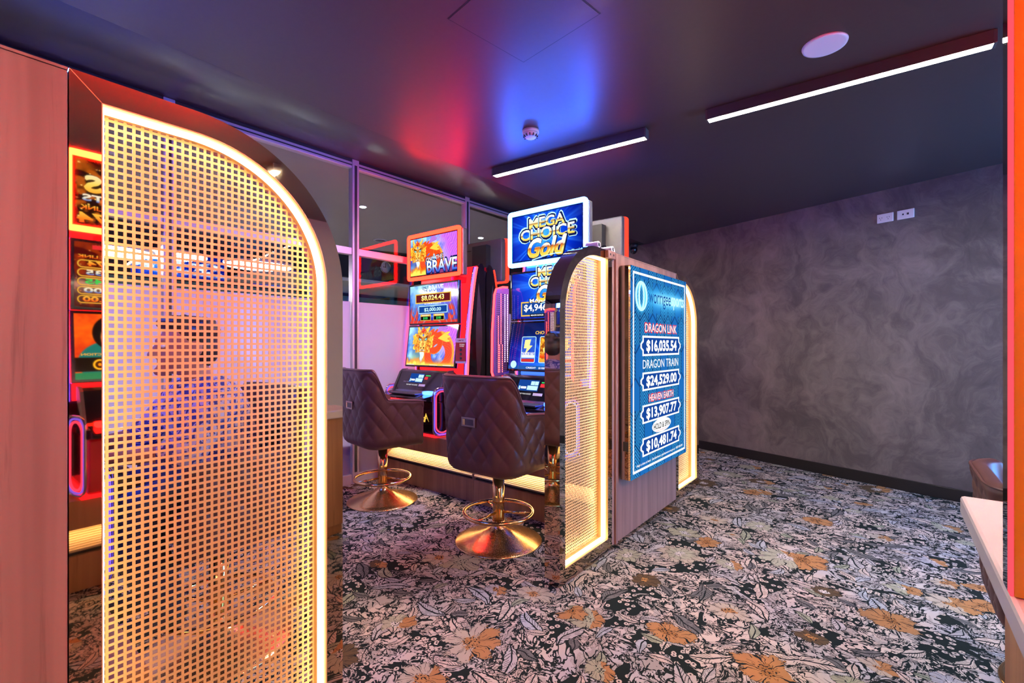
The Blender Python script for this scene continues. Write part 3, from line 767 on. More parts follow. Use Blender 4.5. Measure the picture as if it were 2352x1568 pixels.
# glazed screen wall to the next room
wall_left = empty('wall_left', (GX - 0.0339 * 2.235, 0, 0), -math.radians(1.94)); structure(wall_left)
posts = [-1.69, -0.345, 1.0, 2.345, 3.69, 5.035, 6.1]
for y in posts:
    p = MB().bbox(-0.03, 0.035, y - 0.032, y + 0.032, 0.0, GTOP, 0.003).build('mullion', MAT['frame_paint'], wall_left)
    MB().box(0.0355, 0.037, y - 0.012, y + 0.012, 0.1, GTOP - 0.05).build('groove', MAT['frame_dark'], p)
for a, b in zip(posts[:-1], posts[1:]):
    MB().bbox(-0.03, 0.03, a + 0.033, b - 0.033, 0.0, 0.085, 0.004).build('sill_rail', MAT['frame_paint'], wall_left)
    MB().bbox(-0.03, 0.03, a + 0.033, b - 0.033, 1.985, 2.045, 0.004).build('transom', MAT['frame_paint'], wall_left)
    h = MB().bbox(-0.03, 0.03, a + 0.033, b - 0.033, GTOP - 0.075, GTOP - 0.025, 0.003).build('head_rail', MAT['frame_paint'], wall_left)
    MB().box(0.0305, 0.032, a + 0.033, b - 0.033, GTOP - 0.056, GTOP - 0.046).build('groove', MAT['frame_dark'], h)
    MB().box(-0.03, 0.03, a + 0.033, b - 0.033, GTOP - 0.0249, GTOP - 0.001).build('shadow_gap', MAT['frame_dark'], wall_left)
    for z0, z1 in ((0.086, 1.984), (2.046, GTOP - 0.076)):
        MB().box(-0.004, 0.004, a + 0.034, b - 0.034, z0, z1).build('pane', MAT['pane_glass'], wall_left)
    MB().box(0.0045, 0.0055, a + 0.036, b - 0.036, 0.088, 1.58).build('frosted_film', MAT['frost_film'], wall_left)
    MB().box(-0.0095, -0.0085, a + 0.036, b - 0.036, 0.088, 0.34).build('solid_film', MAT['frame_dark'], wall_left)

# ------------------------------------------------------------------ the next room, behind the glass
c2 = MB()
arc = [(-3.87, -2.4)] + [(-6.35 - 1.1 * math.sin(PI * k / 14) , -2.4 + 8.7 * k / 14) for k in range(15)] + [(-3.87, 6.3)]
c2.prism(arc, 'z', 2.84, 2.95)
structure(c2.build('ceiling_beyond', MAT['grey_ceiling']))
structure(MB().box(-10.2, -3.7, -2.4, 9.0, 3.1, 3.2).build('ceiling_recess', MAT['dark_wall']))
structure(MB().box(-10.2, -10.0, -2.4, 9.0, 0, 2.09).build('wall_far', MAT['white_paint']))
structure(MB().box(-10.2, -9.95, -2.4, 9.0, 2.09, 2.36).build('trim_1', MAT['teal_paint']))
structure(MB().box(-10.2, -10.0, -2.4, 9.0, 2.36, 3.1).build('wall_far_upper', MAT['dark_wall']))
sof = [(-10.0, 3.6)] + [(-8.0 + 0.5 * math.sin(PI * k / 10) - 0.5, 3.6 + 4.9 * k / 10) for k in range(11)] + [(-10.0, 8.5)]
structure(MB().prism(sof, 'z', 2.44, 2.50).build('ceiling_soffit', MAT['white_paint']))
structure(MB().box(-8.10, -8.0, 3.6, 8.6, 2.50, 3.1).build('wall_fascia', MAT['dark_wall']))
structure(MB().box(-3.9, -3.7, 6.25, 8.7, 0, 3.1).build('wall_far_end', MAT['dark_wall']))
structure(MB().box(-10.0, -3.5, 8.6, 8.75, 0, 3.1).build('wall_far_side', MAT['dark_wall']))
structure(MB().box(-10.0, -3.7, -2.4, -2.3, 0, 3.1).build('wall_far_near', MAT['white_paint']))

# ------------------------------------------------------------------ perforated arch screens
PITCH, HOLE, BAND, DEPTH = 0.0156, 0.0098, 0.049, 0.09
def arch_outline(y0, y1, z0, z1, r, side, n=28):
    """closed outline with one rounded top corner; side +1 rounds the far (y1) corner, -1 the near one"""
    pts = []
    if side > 0:
        pts = [(y0, z0), (y0, z1)]
        pts += [(y1 - r + r * math.sin(k * PI / 2 / n), z1 - r + r * math.cos(k * PI / 2 / n)) for k in range(n + 1)]
        pts += [(y1, z0)]
    else:
        pts = [(y1, z0), (y1, z1)]
        pts += [(y0 + r - r * math.sin(k * PI / 2 / n), z1 - r + r * math.cos(k * PI / 2 / n)) for k in range(n + 1)]
        pts += [(y0, z0)]
    return pts

def perforated(y0, y1, z0, z1, r, side, x, t=0.0018):
    """gold sheet with square holes, cut to the arch outline"""
    ny = int((y1 - y0) / PITCH); nz = int((z1 - z0) / PITCH)
    oy = y0 + ((y1 - y0) - ny * PITCH) / 2; oz = z0 + ((z1 - z0) - nz * PITCH) / 2
    e = (PITCH - HOLE) / 2
    def inside(y, z):
        cy = y1 - r if side > 0 else y0 + r; cz = z1 - r
        if z > cz and (y > cy if side > 0 else y < cy): return math.hypot(y - cy, z - cz) < r
        return True
    vid = {}; V = []; Fc = []
    def vert(i, j, k):
        # grid lines: each pitch has two lines (hole start, hole end)
        key = (i, j, k)
        if key not in vid:
            y = oy + (i // 2) * PITCH + (e if i % 2 == 0 else e + HOLE); z = oz + (j // 2) * PITCH + (e if j % 2 == 0 else e + HOLE)
            vid[key] = len(V); V.append((x - k * t, y, z))
        return vid[key]
    def cell_ok(i, j): return 0 <= i < ny and 0 <= j < nz and inside(oy + (i + 0.5) * PITCH, oz + (j + 0.5) * PITCH)
    for i in range(ny):
        for j in range(nz):
            if not cell_ok(i, j): continue
            a, b = 2 * i, 2 * j
            quads = []
            if cell_ok(i + 1, j): quads.append((a + 1, a + 2, b, b + 1))
            if cell_ok(i, j + 1): quads.append((a, a + 1, b + 1, b + 2))
            if cell_ok(i + 1, j) and cell_ok(i, j + 1) and cell_ok(i + 1, j + 1): quads.append((a + 1, a + 2, b + 1, b + 2))
            for (p, q, s, u) in quads:
                Fc.append((vert(p, s, 0), vert(q, s, 0), vert(q, u, 0), vert(p, u, 0)))
                Fc.append((vert(p, s, 1), vert(p, u, 1), vert(q, u, 1), vert(q, s, 1)))
            c = [(a, b), (a + 1, b), (a + 1, b + 1), (a, b + 1)]
            for k in range(4):
                p, q = c[k], c[(k + 1) % 4]
                Fc.append((vert(*p, 0), vert(*p, 1), vert(*q, 1), vert(*q, 0)))
    return MB().add(V, Fc)

def arch_screen(y0, y1, side, label, r=0.38, z0=0.04, z1=1.744):
    root = empty('arch_screen', (XP, (y0 + y1) / 2, 0)); yc = (y0 + y1) / 2
    tag(root, label, 'screen', 'gold arch screens with warm light edging')
    O = [(y - yc, z) for y, z in arch_outline(y0, y1, z0, z1, r, side)]
    I = [(y - yc, z) for y, z in arch_outline(y0 + BAND, y1 - BAND, z0 + BAND, z1 - BAND, r - BAND, side)]
    n = len(O)
    V = [(x, p[0], p[1]) for x in (0, -DEPTH) for ring in (O, I) for p in ring]
    Fr = []
    for k in range(n):
        j = (k + 1) % n
        Fr += [(k, j, n + j, n + k), (2 * n + k, 3 * n + k, 3 * n + j, 2 * n + j), (k, 2 * n + k, 2 * n + j, j)]
    MB().add(V, Fr).build('mirror_frame', MAT['gold_mirror'], root)
    # lining of the reveal, 2 mm thick, inside the frame
    def loop(off): return [(y - yc, z) for y, z in arch_outline(y0 + BAND + off, y1 - BAND - off, z0 + BAND + off, z1 - BAND - off, r - BAND - off, side)]
    l0, l1 = loop(0.0), loop(0.002)
    V = [(x, p[0], p[1]) for x in (0.0, -DEPTH) for ring in (l0, l1) for p in ring]; Fr = []
    for k in range(n):
        j = (k + 1) % n
        Fr += [(k, j, n + j, n + k), (2 * n + k, 3 * n + k, 3 * n + j, 2 * n + j), (n + k, n + j, 3 * n + j, 3 * n + k)]
    MB().add(V, Fr).build('reveal_lining', MAT['satin_gold'], root)
    # light strip running round the reveal
    l0, l1 = loop(0.002), loop(0.007)
    xs = (-0.017, -0.042)
    V = [(x, p[0], p[1]) for x in xs for ring in (l0, l1) for p in ring]; Fr = []
    for k in range(n):
        j = (k + 1) % n
        Fr += [(k, j, n + j, n + k), (2 * n + k, 3 * n + k, 3 * n + j, 2 * n + j), (n + k, n + j, 3 * n + j, 3 * n + k)]
    MB().add(V, Fr).build('light_strip', MAT['led_warm'], root)
    pm = perforated(y0 + BAND - 0.012 - yc, y1 - BAND + 0.012 - yc, z0 + BAND - 0.012, z1 - BAND + 0.012, r - BAND + 0.012, side, -0.067)
    o = pm.build('perforated_panel', MAT['satin_gold'], root, fixn=False); o['kind'] = 'stuff'
    MB().box(-DEPTH + 0.015, -0.015, y0 - yc + 0.02, y1 - yc - 0.02, 0.0, z0).build('plinth', MAT['gold_mirror'], root)
    # mitre joints at the square corner
    ys, sg = ((y0 - yc, 1) if side > 0 else (y1 - yc, -1))
    M = Matrix.Translation((0.0004, ys + sg * BAND / 2, z1 - BAND / 2)) @ Matrix.Rotation(sg * PI / 4, 4, 'X')
    MB().box(-0.0004, 0.0004, -0.0008, 0.0008, -BAND * 0.70, BAND * 0.70, M).build('mitre_joint', MAT['satin_gold'], root)
    return root

arch_screen(0.177, 0.769, 1, 'large gold perforated arch screen joined to the tall wooden end pier')
near_arch = arch_screen(1.94, 2.497, -1, 'gold perforated arch screen beside the quilted stool, end of the wooden partition')
arch_screen(3.558, 4.099, 1, 'gold perforated arch screen partly behind the blue jackpot sign, toward the plaster wall')

def wood_panel(name, y0, y1, label, cat):
    root = empty(name, (XP, (y0 + y1) / 2, 0)); tag(root, label, cat); h = (y1 - y0) / 2
    MB().bbox(-DEPTH, -0.001, -h, h, 0.036, 1.738, 0.002).build('board', MAT['wood'], root)
    MB().box(-DEPTH + 0.014, -0.014, -h + 0.004, h - 0.004, 0.0, 0.036).build('plinth', MAT['gold_mirror'], root)
    MB().box(-DEPTH - 0.001, 0.0005, -h, h, 1.7385, 1.744).build('top_edge', MAT['wood'], root)
    return root
wood_panel('wood_pier', -0.75, 0.1755, 'tall reddish wooden pier ending the large gold arch screen', 'pier')
wp = wood_panel('wood_partition', 2.499, 3.556, 'wooden partition panel carrying the blue jackpot sign', 'partition')
for yy in (-0.50, ):
    MB().box(0.0, 0.010, yy, yy + 0.028, 0.036, 1.738).build('upright_batten', MAT['wood'], wp)

# bits fixed on top of the partition: a socket plate, two small white rollers and a cable
s = empty('power_outlet', (XP + 0.0135, 2.447, 1.694)); tag(s, 'small brown double power outlet on the arch screen corner beside the wooden partition', 'outlet')
MB().bbox(-0.012, 0.012, -0.045, 0.045, 0, 0.044, 0.003).build('plate', MAT['wood'], s)
for k in (-0.02, 0.02): MB().box(0.0122, 0.0135, k - 0.005, k + 0.005, 0.016, 0.027).build('socket_slot', MAT['black_matt'], s)
for k, (yy, lab) in enumerate(((2.36, 'white plastic cable gland on top of the curved gold frame'), (2.53, 'white plastic cable gland on the wooden partition corner'))):
    g = empty('cable_gland', (XP - 0.05, yy, 1.7445)); tag(g, lab, 'cable gland')
    MB().lathe([(0.017, -0.04), (0.019, -0.036), (0.019, 0.036), (0.017, 0.04)], 20, M=Matrix.Translation((0, 0, 0.02)) @ Matrix.Rotation(PI / 2, 4, 'Y')).build('gland_body', MAT['white_plastic'], g)
    MB().lathe([(0.010, 0.0401), (0.012, 0.0415), (0.006, 0.043)], 16, M=Matrix.Translation((0, 0, 0.02)) @ Matrix.Rotation(PI / 2, 4, 'Y')).build('gland_cap', MAT['grey_metal'], g)
cb = MB().tube([(XP + 0.004, 2.515, 1.762), (XP + 0.012, 2.505, 1.745), (XP + 0.012, 2.495, 1.71), (XP + 0.010, 2.485, 1.69)], 0.003, 8).build('power_cable', MAT['white_plastic'])
tag(cb, 'short pale cable dropping over the partition corner', 'cable')

# ------------------------------------------------------------------ jackpot sign on the partition
SY0, SY1, SZ0, SZ1 = 2.583, 3.550, 0.406, 1.672
sw, sh = SY1 - SY0, SZ1 - SZ0
sign = empty('jackpot_sign', (XP, (SY0 + SY1) / 2, (SZ0 + SZ1) / 2))
tag(sign, 'tall blue illuminated jackpot sign with white prize amounts', 'sign')
MB().box(0.012, 0.074, -sw / 2, sw / 2, -sh / 2, sh / 2).build('mirror_casing', MAT['gold_mirror'], sign)
MB().box(0.0005, 0.012, -sw / 2 + 0.12, sw / 2 - 0.12, -sh / 2 + 0.1, sh / 2 - 0.1).build('wall_bracket', MAT['black_matt'], sign)
MB().box(0.03, 0.06, -sw / 2 - 0.004, -sw / 2 - 0.0005, -sh / 2 + 0.17, -sh / 2 + 0.225).build('cable_cutout', MAT['black_matt'], sign)
face = link('display_face', art_mesh('display_face', sw, sh, 330, 430, art_club_sign), MAT['sign_art'], sign, (0.0755, 0, 0), (PI / 2, 0, PI / 2))
fw, fh = sw / 2, sh / 2
ring_part('border_line', 'ink_white', face, -fw + 0.03, fw - 0.03, -fh + 0.03, fh - 0.03, 0.014, 0.001)
def sgy(v): return (v - 0.5) * sh
ovx = -fw + 0.118 * sh
for k, (a, b) in enumerate(((0.062, 0.068), (0.028, 0.062))):
    pts = [(ovx + a * sh * math.cos(2 * PI * q / 40), sgy(0.865) + b * sh * math.sin(2 * PI * q / 40), 0.002) for q in range(40)]
    MB().tube(pts, 0.006, 6, True).build('logo_oval', MAT['ink_cyan'], face)
text('worrigee', 'ink_blue', face, -fw + 0.36 * sh, sgy(0.862), 0.0015, w=0.30 * sh, h=0.088 * sh)
text('sports', 'ink_cyan', face, -fw + 0.62 * sh, sgy(0.862), 0.0015, w=0.20 * sh, h=0.080 * sh, bold=0.02)
def plaque(v0, v1, amount):
    y0, y1 = sgy(v0), sgy(v1); x0, x1 = -0.315, 0.33
    pts = [(x0, y0), (x1, y0), (x1 + 0.0, y0 + 0.25 * (y1 - y0)), (x1 + 0.03, y0 + 0.4 * (y1 - y0)), (x1 + 0.03, y0 + 0.6 * (y1 - y0)), (x1, y0 + 0.75 * (y1 - y0)), (x1, y1),
           (x0, y1), (x0, y0 + 0.75 * (y1 - y0)), (x0 - 0.03, y0 + 0.6 * (y1 - y0)), (x0 - 0.03, y0 + 0.4 * (y1 - y0)), (x0, y0 + 0.25 * (y1 - y0))]
    p = MB().prism(pts, 'z', 0.001, 0.0016).build('prize_plaque', MAT['ink_white'], face)
    cx, cy = sum(q[0] for q in pts) / 12, sum(q[1] for q in pts) / 12
    ins = [(cx + (q[0] - cx) * 0.945, cy + (q[1] - cy) * 0.80) for q in pts]
    MB().prism(ins, 'z', 0.0017, 0.0021).build('plaque_field', MAT['ink_blue'], p)
    text(amount, 'ink_white', p, cx, cy - 0.004, 0.003, w=0.53, h=(y1 - y0) * 0.64, bold=0.045)
plaque(0.575, 0.675, '$16,035.54'); plaque(0.405, 0.495, '$24,529.00'); plaque(0.245, 0.335, '$13,907.77'); plaque(0.085, 0.175, '$10,481.74')
text('DRAGON LINK', 'ink_red', face, 0.0, sgy(0.715), 0.0012, w=0.56, h=0.062, bold=0.05)
text('DRAGON LINK', 'ink_white', face, 0.0, sgy(0.715), 0.0020, w=0.55, h=0.052, bold=0.0)
text('DRAGON TRAIN', 'ink_white', face, 0.0, sgy(0.535), 0.0015, w=0.62, h=0.055)
text('HEAVEN EARTH', 'ink_red', face, 0.0, sgy(0.365), 0.0012, w=0.43, h=0.050, bold=0.05)
text('HOLD & SPIN', 'ink_black', face, 0.0, sgy(0.212), 0.0030, w=0.28, h=0.038, bold=0.02)
text('HEAVEN EARTH', 'ink_white', face, 0.0, sgy(0.365), 0.0020, w=0.42, h=0.040)
hs = MB().prism([(0.165 * math.cos(2 * PI * k / 24), sgy(0.212) + 0.045 * math.sin(2 * PI * k / 24)) for k in range(24)], 'z', 0.0012, 0.0018).build('emblem', MAT['ink_white'], face)
text('JACKPOTS', 'ink_pink', face, 0.0, sgy(0.186), 0.0030, w=0.20, h=0.016, bold=0.02)
text('Help is close at hand.  GambleAware  gambleaware.nsw.gov.au  1800 858 858', 'ink_white', face, 0.0, sgy(0.052), 0.0015, w=0.80, h=0.020, bold=0.01)

# ------------------------------------------------------------------ ceiling fittings
def linear_light(x0, x1, y, label, yr=0.0):
    t = empty('linear_light', ((x0 + x1) / 2, y, CEIL), yr); tag(t, label, 'light', 'linear ceiling lights'); h = (x1 - x0) / 2
    MB().box(-h, h, -0.026, 0.026, -0.050, -0.0005).box(-h, h, -0.026, -0.0225, -0.058, -0.050).box(-h, h, 0.0225, 0.026, -0.058, -0.050).build('housing', MAT['dark_metal'], t)
    MB().box(-h + 0.004, h - 0.004, -0.022, 0.022, -0.0575, -0.0505).build('diffuser', MAT['tube_white'], t)
    for sx in (-1, 1): MB().bbox(sx * h - 0.006, sx * h + 0.006, -0.028, 0.028, -0.058, -0.002, 0.002).build('end_cap', MAT['grey_metal'], t)
    return t
linear_light(-2.303, -1.149, 2.7075, 'white linear ceiling light above the illuminated blue machine topper', math.atan2(0.085, 1.204))
linear_light(-0.796, 0.350, 2.7875, 'white linear ceiling light beside the round ceiling speaker', math.atan2(0.058, 1.21))
linear_light(0.96, 2.13, 1.60, 'white linear ceiling light above the counter aisle')
linear_light(0.75, 1.95, -0.45, 'white linear ceiling light by the white wall corner')

t = empty('ceiling_speaker', (-0.218, 2.468, CEIL)); tag(t, 'flat round white ceiling speaker cover', 'speaker')
MB().lathe([(0.0, -0.006), (0.074, -0.006), (0.076, -0.005)], 48).build('grille', MAT['white_plastic'], t)
MB().lathe([(0.076, -0.009), (0.084, -0.008), (0.087, -0.0005)], 48).build('rim', MAT['white_plastic'], t)

t = empty('smoke_detector', (-1.717, 2.33, CEIL)); tag(t, 'white smoke detector on the dark ceiling', 'smoke detector')
MB().lathe([(0.052, -0.0005), (0.052, -0.014), (0.050, -0.018)], 40).build('base', MAT['white_plastic'], t)
MB().lathe([(0.048, -0.018), (0.046, -0.030), (0.030, -0.046), (0.0, -0.049)], 40).build('dome', MAT['white_plastic'], t)
for k in range(12):
    a = 2 * PI * k / 12; M = Matrix.Rotation(a, 4, 'Z')
    MB().box(0.034, 0.046, -0.0035, 0.0035, -0.0445, -0.026, M).build('vent_fin', MAT['grey_metal'], t)

a1, a2, a3 = Vector((-1.391, 1.320)), Vector((-1.328, 1.746)), Vector((-0.892, 1.681))
ax = (a3 - a2).normalized(); hw = (a3 - a2).length / 2; hl = (a2 - a1).length / 2; cc = (a1 + a3) / 2
t = empty('access_hatch', (cc.x, cc.y, CEIL), math.atan2(ax.y, ax.x)); tag(t, 'flush square access hatch in the dark ceiling', 'hatch')
MB().box(-hw, hw, -hl, hl, -0.0012, -0.0002).build('gap_frame', MAT['black_matt'], t)
MB().box(-hw + 0.005, hw - 0.005, -hl + 0.005, hl - 0.005, -0.0024, -0.0012).build('hatch_door', MAT['ceiling_paint'], t)

t = empty('dome_camera', on_wall(-2.55, CEIL, 0.14)); tag(t, 'black dome security camera hung where ceiling meets plaster wall', 'camera')
MB().lathe([(0.055, -0.0005), (0.055, -0.03), (0.04, -0.05)], 32).build('mount', MAT['black_matt'], t)
MB().lathe([(0.046, -0.05), (0.050, -0.075), (0.040, -0.105), (0.02, -0.125), (0.0, -0.13)], 32).build('dome', MAT['black_gloss'], t)
MB().box(-0.035, 0.035, -0.052, -0.045, -0.025, -0.012).build('badge', MAT['chrome'], t)

# outlets on the plaster wall
for k, (u, lab) in enumerate(((0, 'white double power outlet on the plaster wall, beside the data plate'), (1, 'white data plate with two dark ports on the plaster wall'))):
    x = (-0.018, 0.114)[k]
    t = empty('wall_plate', on_wall(x, 2.281, 0.001), WR); tag(t, lab, 'outlet')
    MB().bbox(-0.057, 0.057, -0.009, 0, -0.037, 0.037, 0.003).build('plate', MAT['white_plastic'], t)
    if k == 0:
        for sx in (-0.03, 0.022):
            for dx, dz in ((-0.008, 0.004), (0.008, 0.004), (0, -0.012)):
                MB().box(sx + dx - 0.0018, sx + dx + 0.0018, -0.0098, -0.0088, dz - 0.004, dz + 0.004).build('socket_slot', MAT['grey_metal'], t)
    else:
        for sx, q in ((-0.016, 0.005), (0.016, 0.007)):
            MB().box(sx - q, sx + q, -0.0098, -0.0088, 0.0 - q, 0.002 + q).build('data_port', MAT['black_matt'], t)

# ------------------------------------------------------------------ quilted swivel stools
def make_stool():
    root = empty('swivel_stool')
    a, yb, yf, rc = 0.285, -0.250, 0.205, 0.150
    def path(s, d):
        """point and outward normal on the U-shaped plan, inset by d; s in 0..1 from one arm front round the back to the other"""
        l1 = yf - (yb + rc); l2 = rc * PI / 2; l3 = 2 * (a - rc); T = 2 * l1 + 2 * l2 + l3; q = s * T
        if q <= l1: p, n = (a, yf - q), (1, 0)
        elif q <= l1 + l2:
            w = (q - l1) / rc; n = (math.cos(w), -math.sin(w)); p = (a - rc + rc * n[0], yb + rc + rc * n[1])
        elif q <= l1 + l2 + l3: p, n = (a - rc - (q - l1 - l2), yb), (0, -1)
        elif q <= l1 + 2 * l2 + l3:
            w = (q - l1 - l2 - l3) / rc; n = (-math.sin(w), -math.cos(w)); p = (-(a - rc) + rc * n[0], yb + rc + rc * n[1])
        else: p, n = (-a, yb + rc + (q - l1 - 2 * l2 - l3)), (-1, 0)
        return p[0] - n[0] * d, p[1] - n[1] * d, n, q, T
    def top(y):
        k = min(max((y + 0.205) / 0.105, 0), 1); k = k * k * (3 - 2 * k)
        return 1.03 * (1 - k) + (0.815 - 0.025 * max(0, (y + 0.06) / 0.26)) * k
    NS, NW = 190, 66
    V, Fc = [], []
    rows = None
    for i in range(NS + 1):
        s = i / NS; x0, y0, n, q, T = path(s, 0); H = top(y0)
        e = min(q, T - q)                                       # distance from the arm fronts: round them off
        rnd = 1 - math.sqrt(max(0.0, 1 - (1 - min(e / 0.06, 1)) ** 2))
        sec = [(0.15, 0.437, 0), (0.10, 0.438, 0), (0.065, 0.443, 0), (0.035, 0.456, 0), (0.014, 0.478, 0), (0.004, 0.505, 0)]
        for k in range(NW):
            z = 0.53 + (H - 0.028 - 0.53) * k / (NW - 1)
            lean = -0.028 * (z - 0.53) / 0.5
            u, v = q / 0.112, z / 0.142
            f = abs(math.sin(PI * (u + v))) * abs(math.sin(PI * (u - v)))
            fade = min(1, (H - 0.028 - z) / 0.02 + 0.0, (z - 0.50) / 0.04)
            sec.append((lean + 0.0125 * (1 - f ** 0.33) * max(0, fade), z, 1))
        lt = -0.028 * (H - 0.55) / 0.5
        sec += [(lt + 0.004, H - 0.012, 0), (lt + 0.013, H - 0.002, 0), (lt + 0.026, H, 0), (lt + 0.040, H - 0.004, 0), (lt + 0.050, H - 0.018, 0)]
        for k in range(1, 9): sec.append((0.05 + 0.008 * k / 8 + lt * (1 - k / 8), H - 0.018 - (H - 0.018 - 0.60) * k / 8, 0))
        rows = len(sec)
        for d, z, _ in sec:
            dd = d + rnd * (0.028 - d) * (0.9 if z > 0.5 else 0.5)
            px, py, n2, _, _ = path(s, dd)
            V.append((px, py, z - rnd * 0.02 * (z > H - 0.05)))
    for i in range(NS):
        for k in range(rows - 1):
            Fc.append((i * rows + k, (i + 1) * rows + k, (i + 1) * rows + k + 1, i * rows + k + 1))
    sm = MB().add(V, Fc, True)
    sm.f.append(tuple(range(rows))); sm.sm.append(False); sm.f.append(tuple(NS * rows + k for k in range(rows))[::-1]); sm.sm.append(False)
    sm.build('shell', MAT['leather'], root)
    # piping along the rim
    pts = []
    for i in range(0, NS + 1, 2):
        x0, y0, n, q, T = path(i / NS, 0); H = top(y0); x, y, *_ = path(i / NS, -0.028 * (H - 0.55) / 0.5 + 0.002); pts.append((x, y, H - 0.010))
    MB().tube(pts, 0.0045, 6).build('piping', MAT['leather'], root)
    # seat cushion and underside pan
    bm = bmesh.new(); bmesh.ops.create_cube(bm, size=1.0)
    for v in bm.verts: v.co = Vector((v.co.x * 0.46, -0.005 + v.co.y * 0.44, 0.56 + v.co.z * 0.12))
    bmesh.ops.bevel(bm, geom=bm.edges[:], offset=0.045, segments=4, affect='EDGES', profile=0.5)
    MB().bm(bm, None, True).build('seat_cushion', MAT['leather'], root); bm.free()
    MB().lathe([(0.0, 0.428), (0.14, 0.428), (0.15, 0.436), (0.15, 0.46), (0.0, 0.46)], 40).build('seat_pan', MAT['black_matt'], root)
    h = MB().bbox(-0.055, 0.055, yb - 0.020, yb - 0.006, 0.732, 0.790, 0.003).build('back_handle', MAT['gunmetal'], root)
    MB().box(-0.040, 0.040, yb - 0.0212, yb - 0.0202, 0.744, 0.778).build('recess', MAT['dark_metal'], h)
    MB().bbox(-0.040, -0.022, yb - 0.0235, yb - 0.0213, 0.744, 0.778, 0.0008).build('pull_lip', MAT['brass'], h)
    MB().lathe([(0.036, 0.06), (0.036, 0.428)], 36).build('column', MAT['brass'], root)
    MB().tube([(0.212 * math.cos(2 * PI * k / 64), 0.212 * math.sin(2 * PI * k / 64), 0.178) for k in range(64)], 0.0115, 12, True).build('foot_ring', MAT['brass'], root)
    for k in range(3):
        w = 2 * PI * k / 3 + 0.55
        MB().tube([(0.034 * math.cos(w), 0.034 * math.sin(w), 0.176), (0.204 * math.cos(w), 0.204 * math.sin(w), 0.178)], 0.008, 8).build('spoke', MAT['brass'], root)
    MB().lathe([(0.265, 0.0), (0.268, 0.004), (0.262, 0.009), (0.22, 0.020), (0.17, 0.034), (0.12, 0.051), (0.08, 0.068), (0.055, 0.083), (0.044, 0.096), (0.0385, 0.112), (0.0375, 0.125)], 64).build('trumpet_base', MAT['brushed_brass'], root)
    return root

stool = make_stool()
GS = 'quilted brown leather stools'
def place_stool(x, y, rz, label, first=False, sc=None):
    o = stool if first else copy_tree(stool)
    o.location = (x, y, 0); o.rotation_euler = (0, 0, rz); tag(o, label, 'stool', GS)
    if sc: o.scale = (1, 1, sc)
    return o
place_stool(-1.876, 2.212, 0.0, 'quilted brown leather stool on brass base in front of the blue machine', True)
place_stool(-3.063, 2.222, -0.16, 'quilted brown leather stool on brass base in front of the dragon machine')
place_stool(-2.10, 0.74, PI, 'quilted brown leather stool the man sits on, behind the large arch screen')
place_stool(0.50, 2.16, -PI / 2, 'low dark leather tub chair behind the pink stone counter', sc=0.77)

# ------------------------------------------------------------------ gaming machines
def make_screen(root, name, y, z0, z1, w, art, nx, ny, tilt=0.0, bez=0.016, x=0.0, mat='screen_art', top=0.0):
    h = z1 - z0
    s = empty(name, (x, y, (z0 + z1) / 2), 0, root); s.rotation_euler = (PI / 2 - tilt, 0, 0)
    # bezel is the part's own mesh
    me = MB().bbox(-w / 2, w / 2, -h / 2, h / 2, -0.030, -0.001, 0.004)
    bez_o = me.build(name, MAT['black_gloss'], root, s.location, s.rotation_euler); bpy.data.objects.remove(s)
    pic = link('picture', art_mesh('picture', w - 2 * bez, h - 2 * bez, nx, ny, art), MAT[mat], bez_o, (0, 0, 0.0005))
    return bez_o

def halo(root, y, z0, z1, w, mat, r=0.011):
    o = ring_part('halo_light', mat, root, -w / 2 - 0.005, w / 2 + 0.005, -(z1 - z0) / 2 - 0.005, (z1 - z0) / 2 + 0.005, 0.030, 0.0, 0.016, 0.030)
    o.location = (0, y + 0.012, (z0 + z1) / 2); o.rotation_euler = (PI / 2, 0, 0)

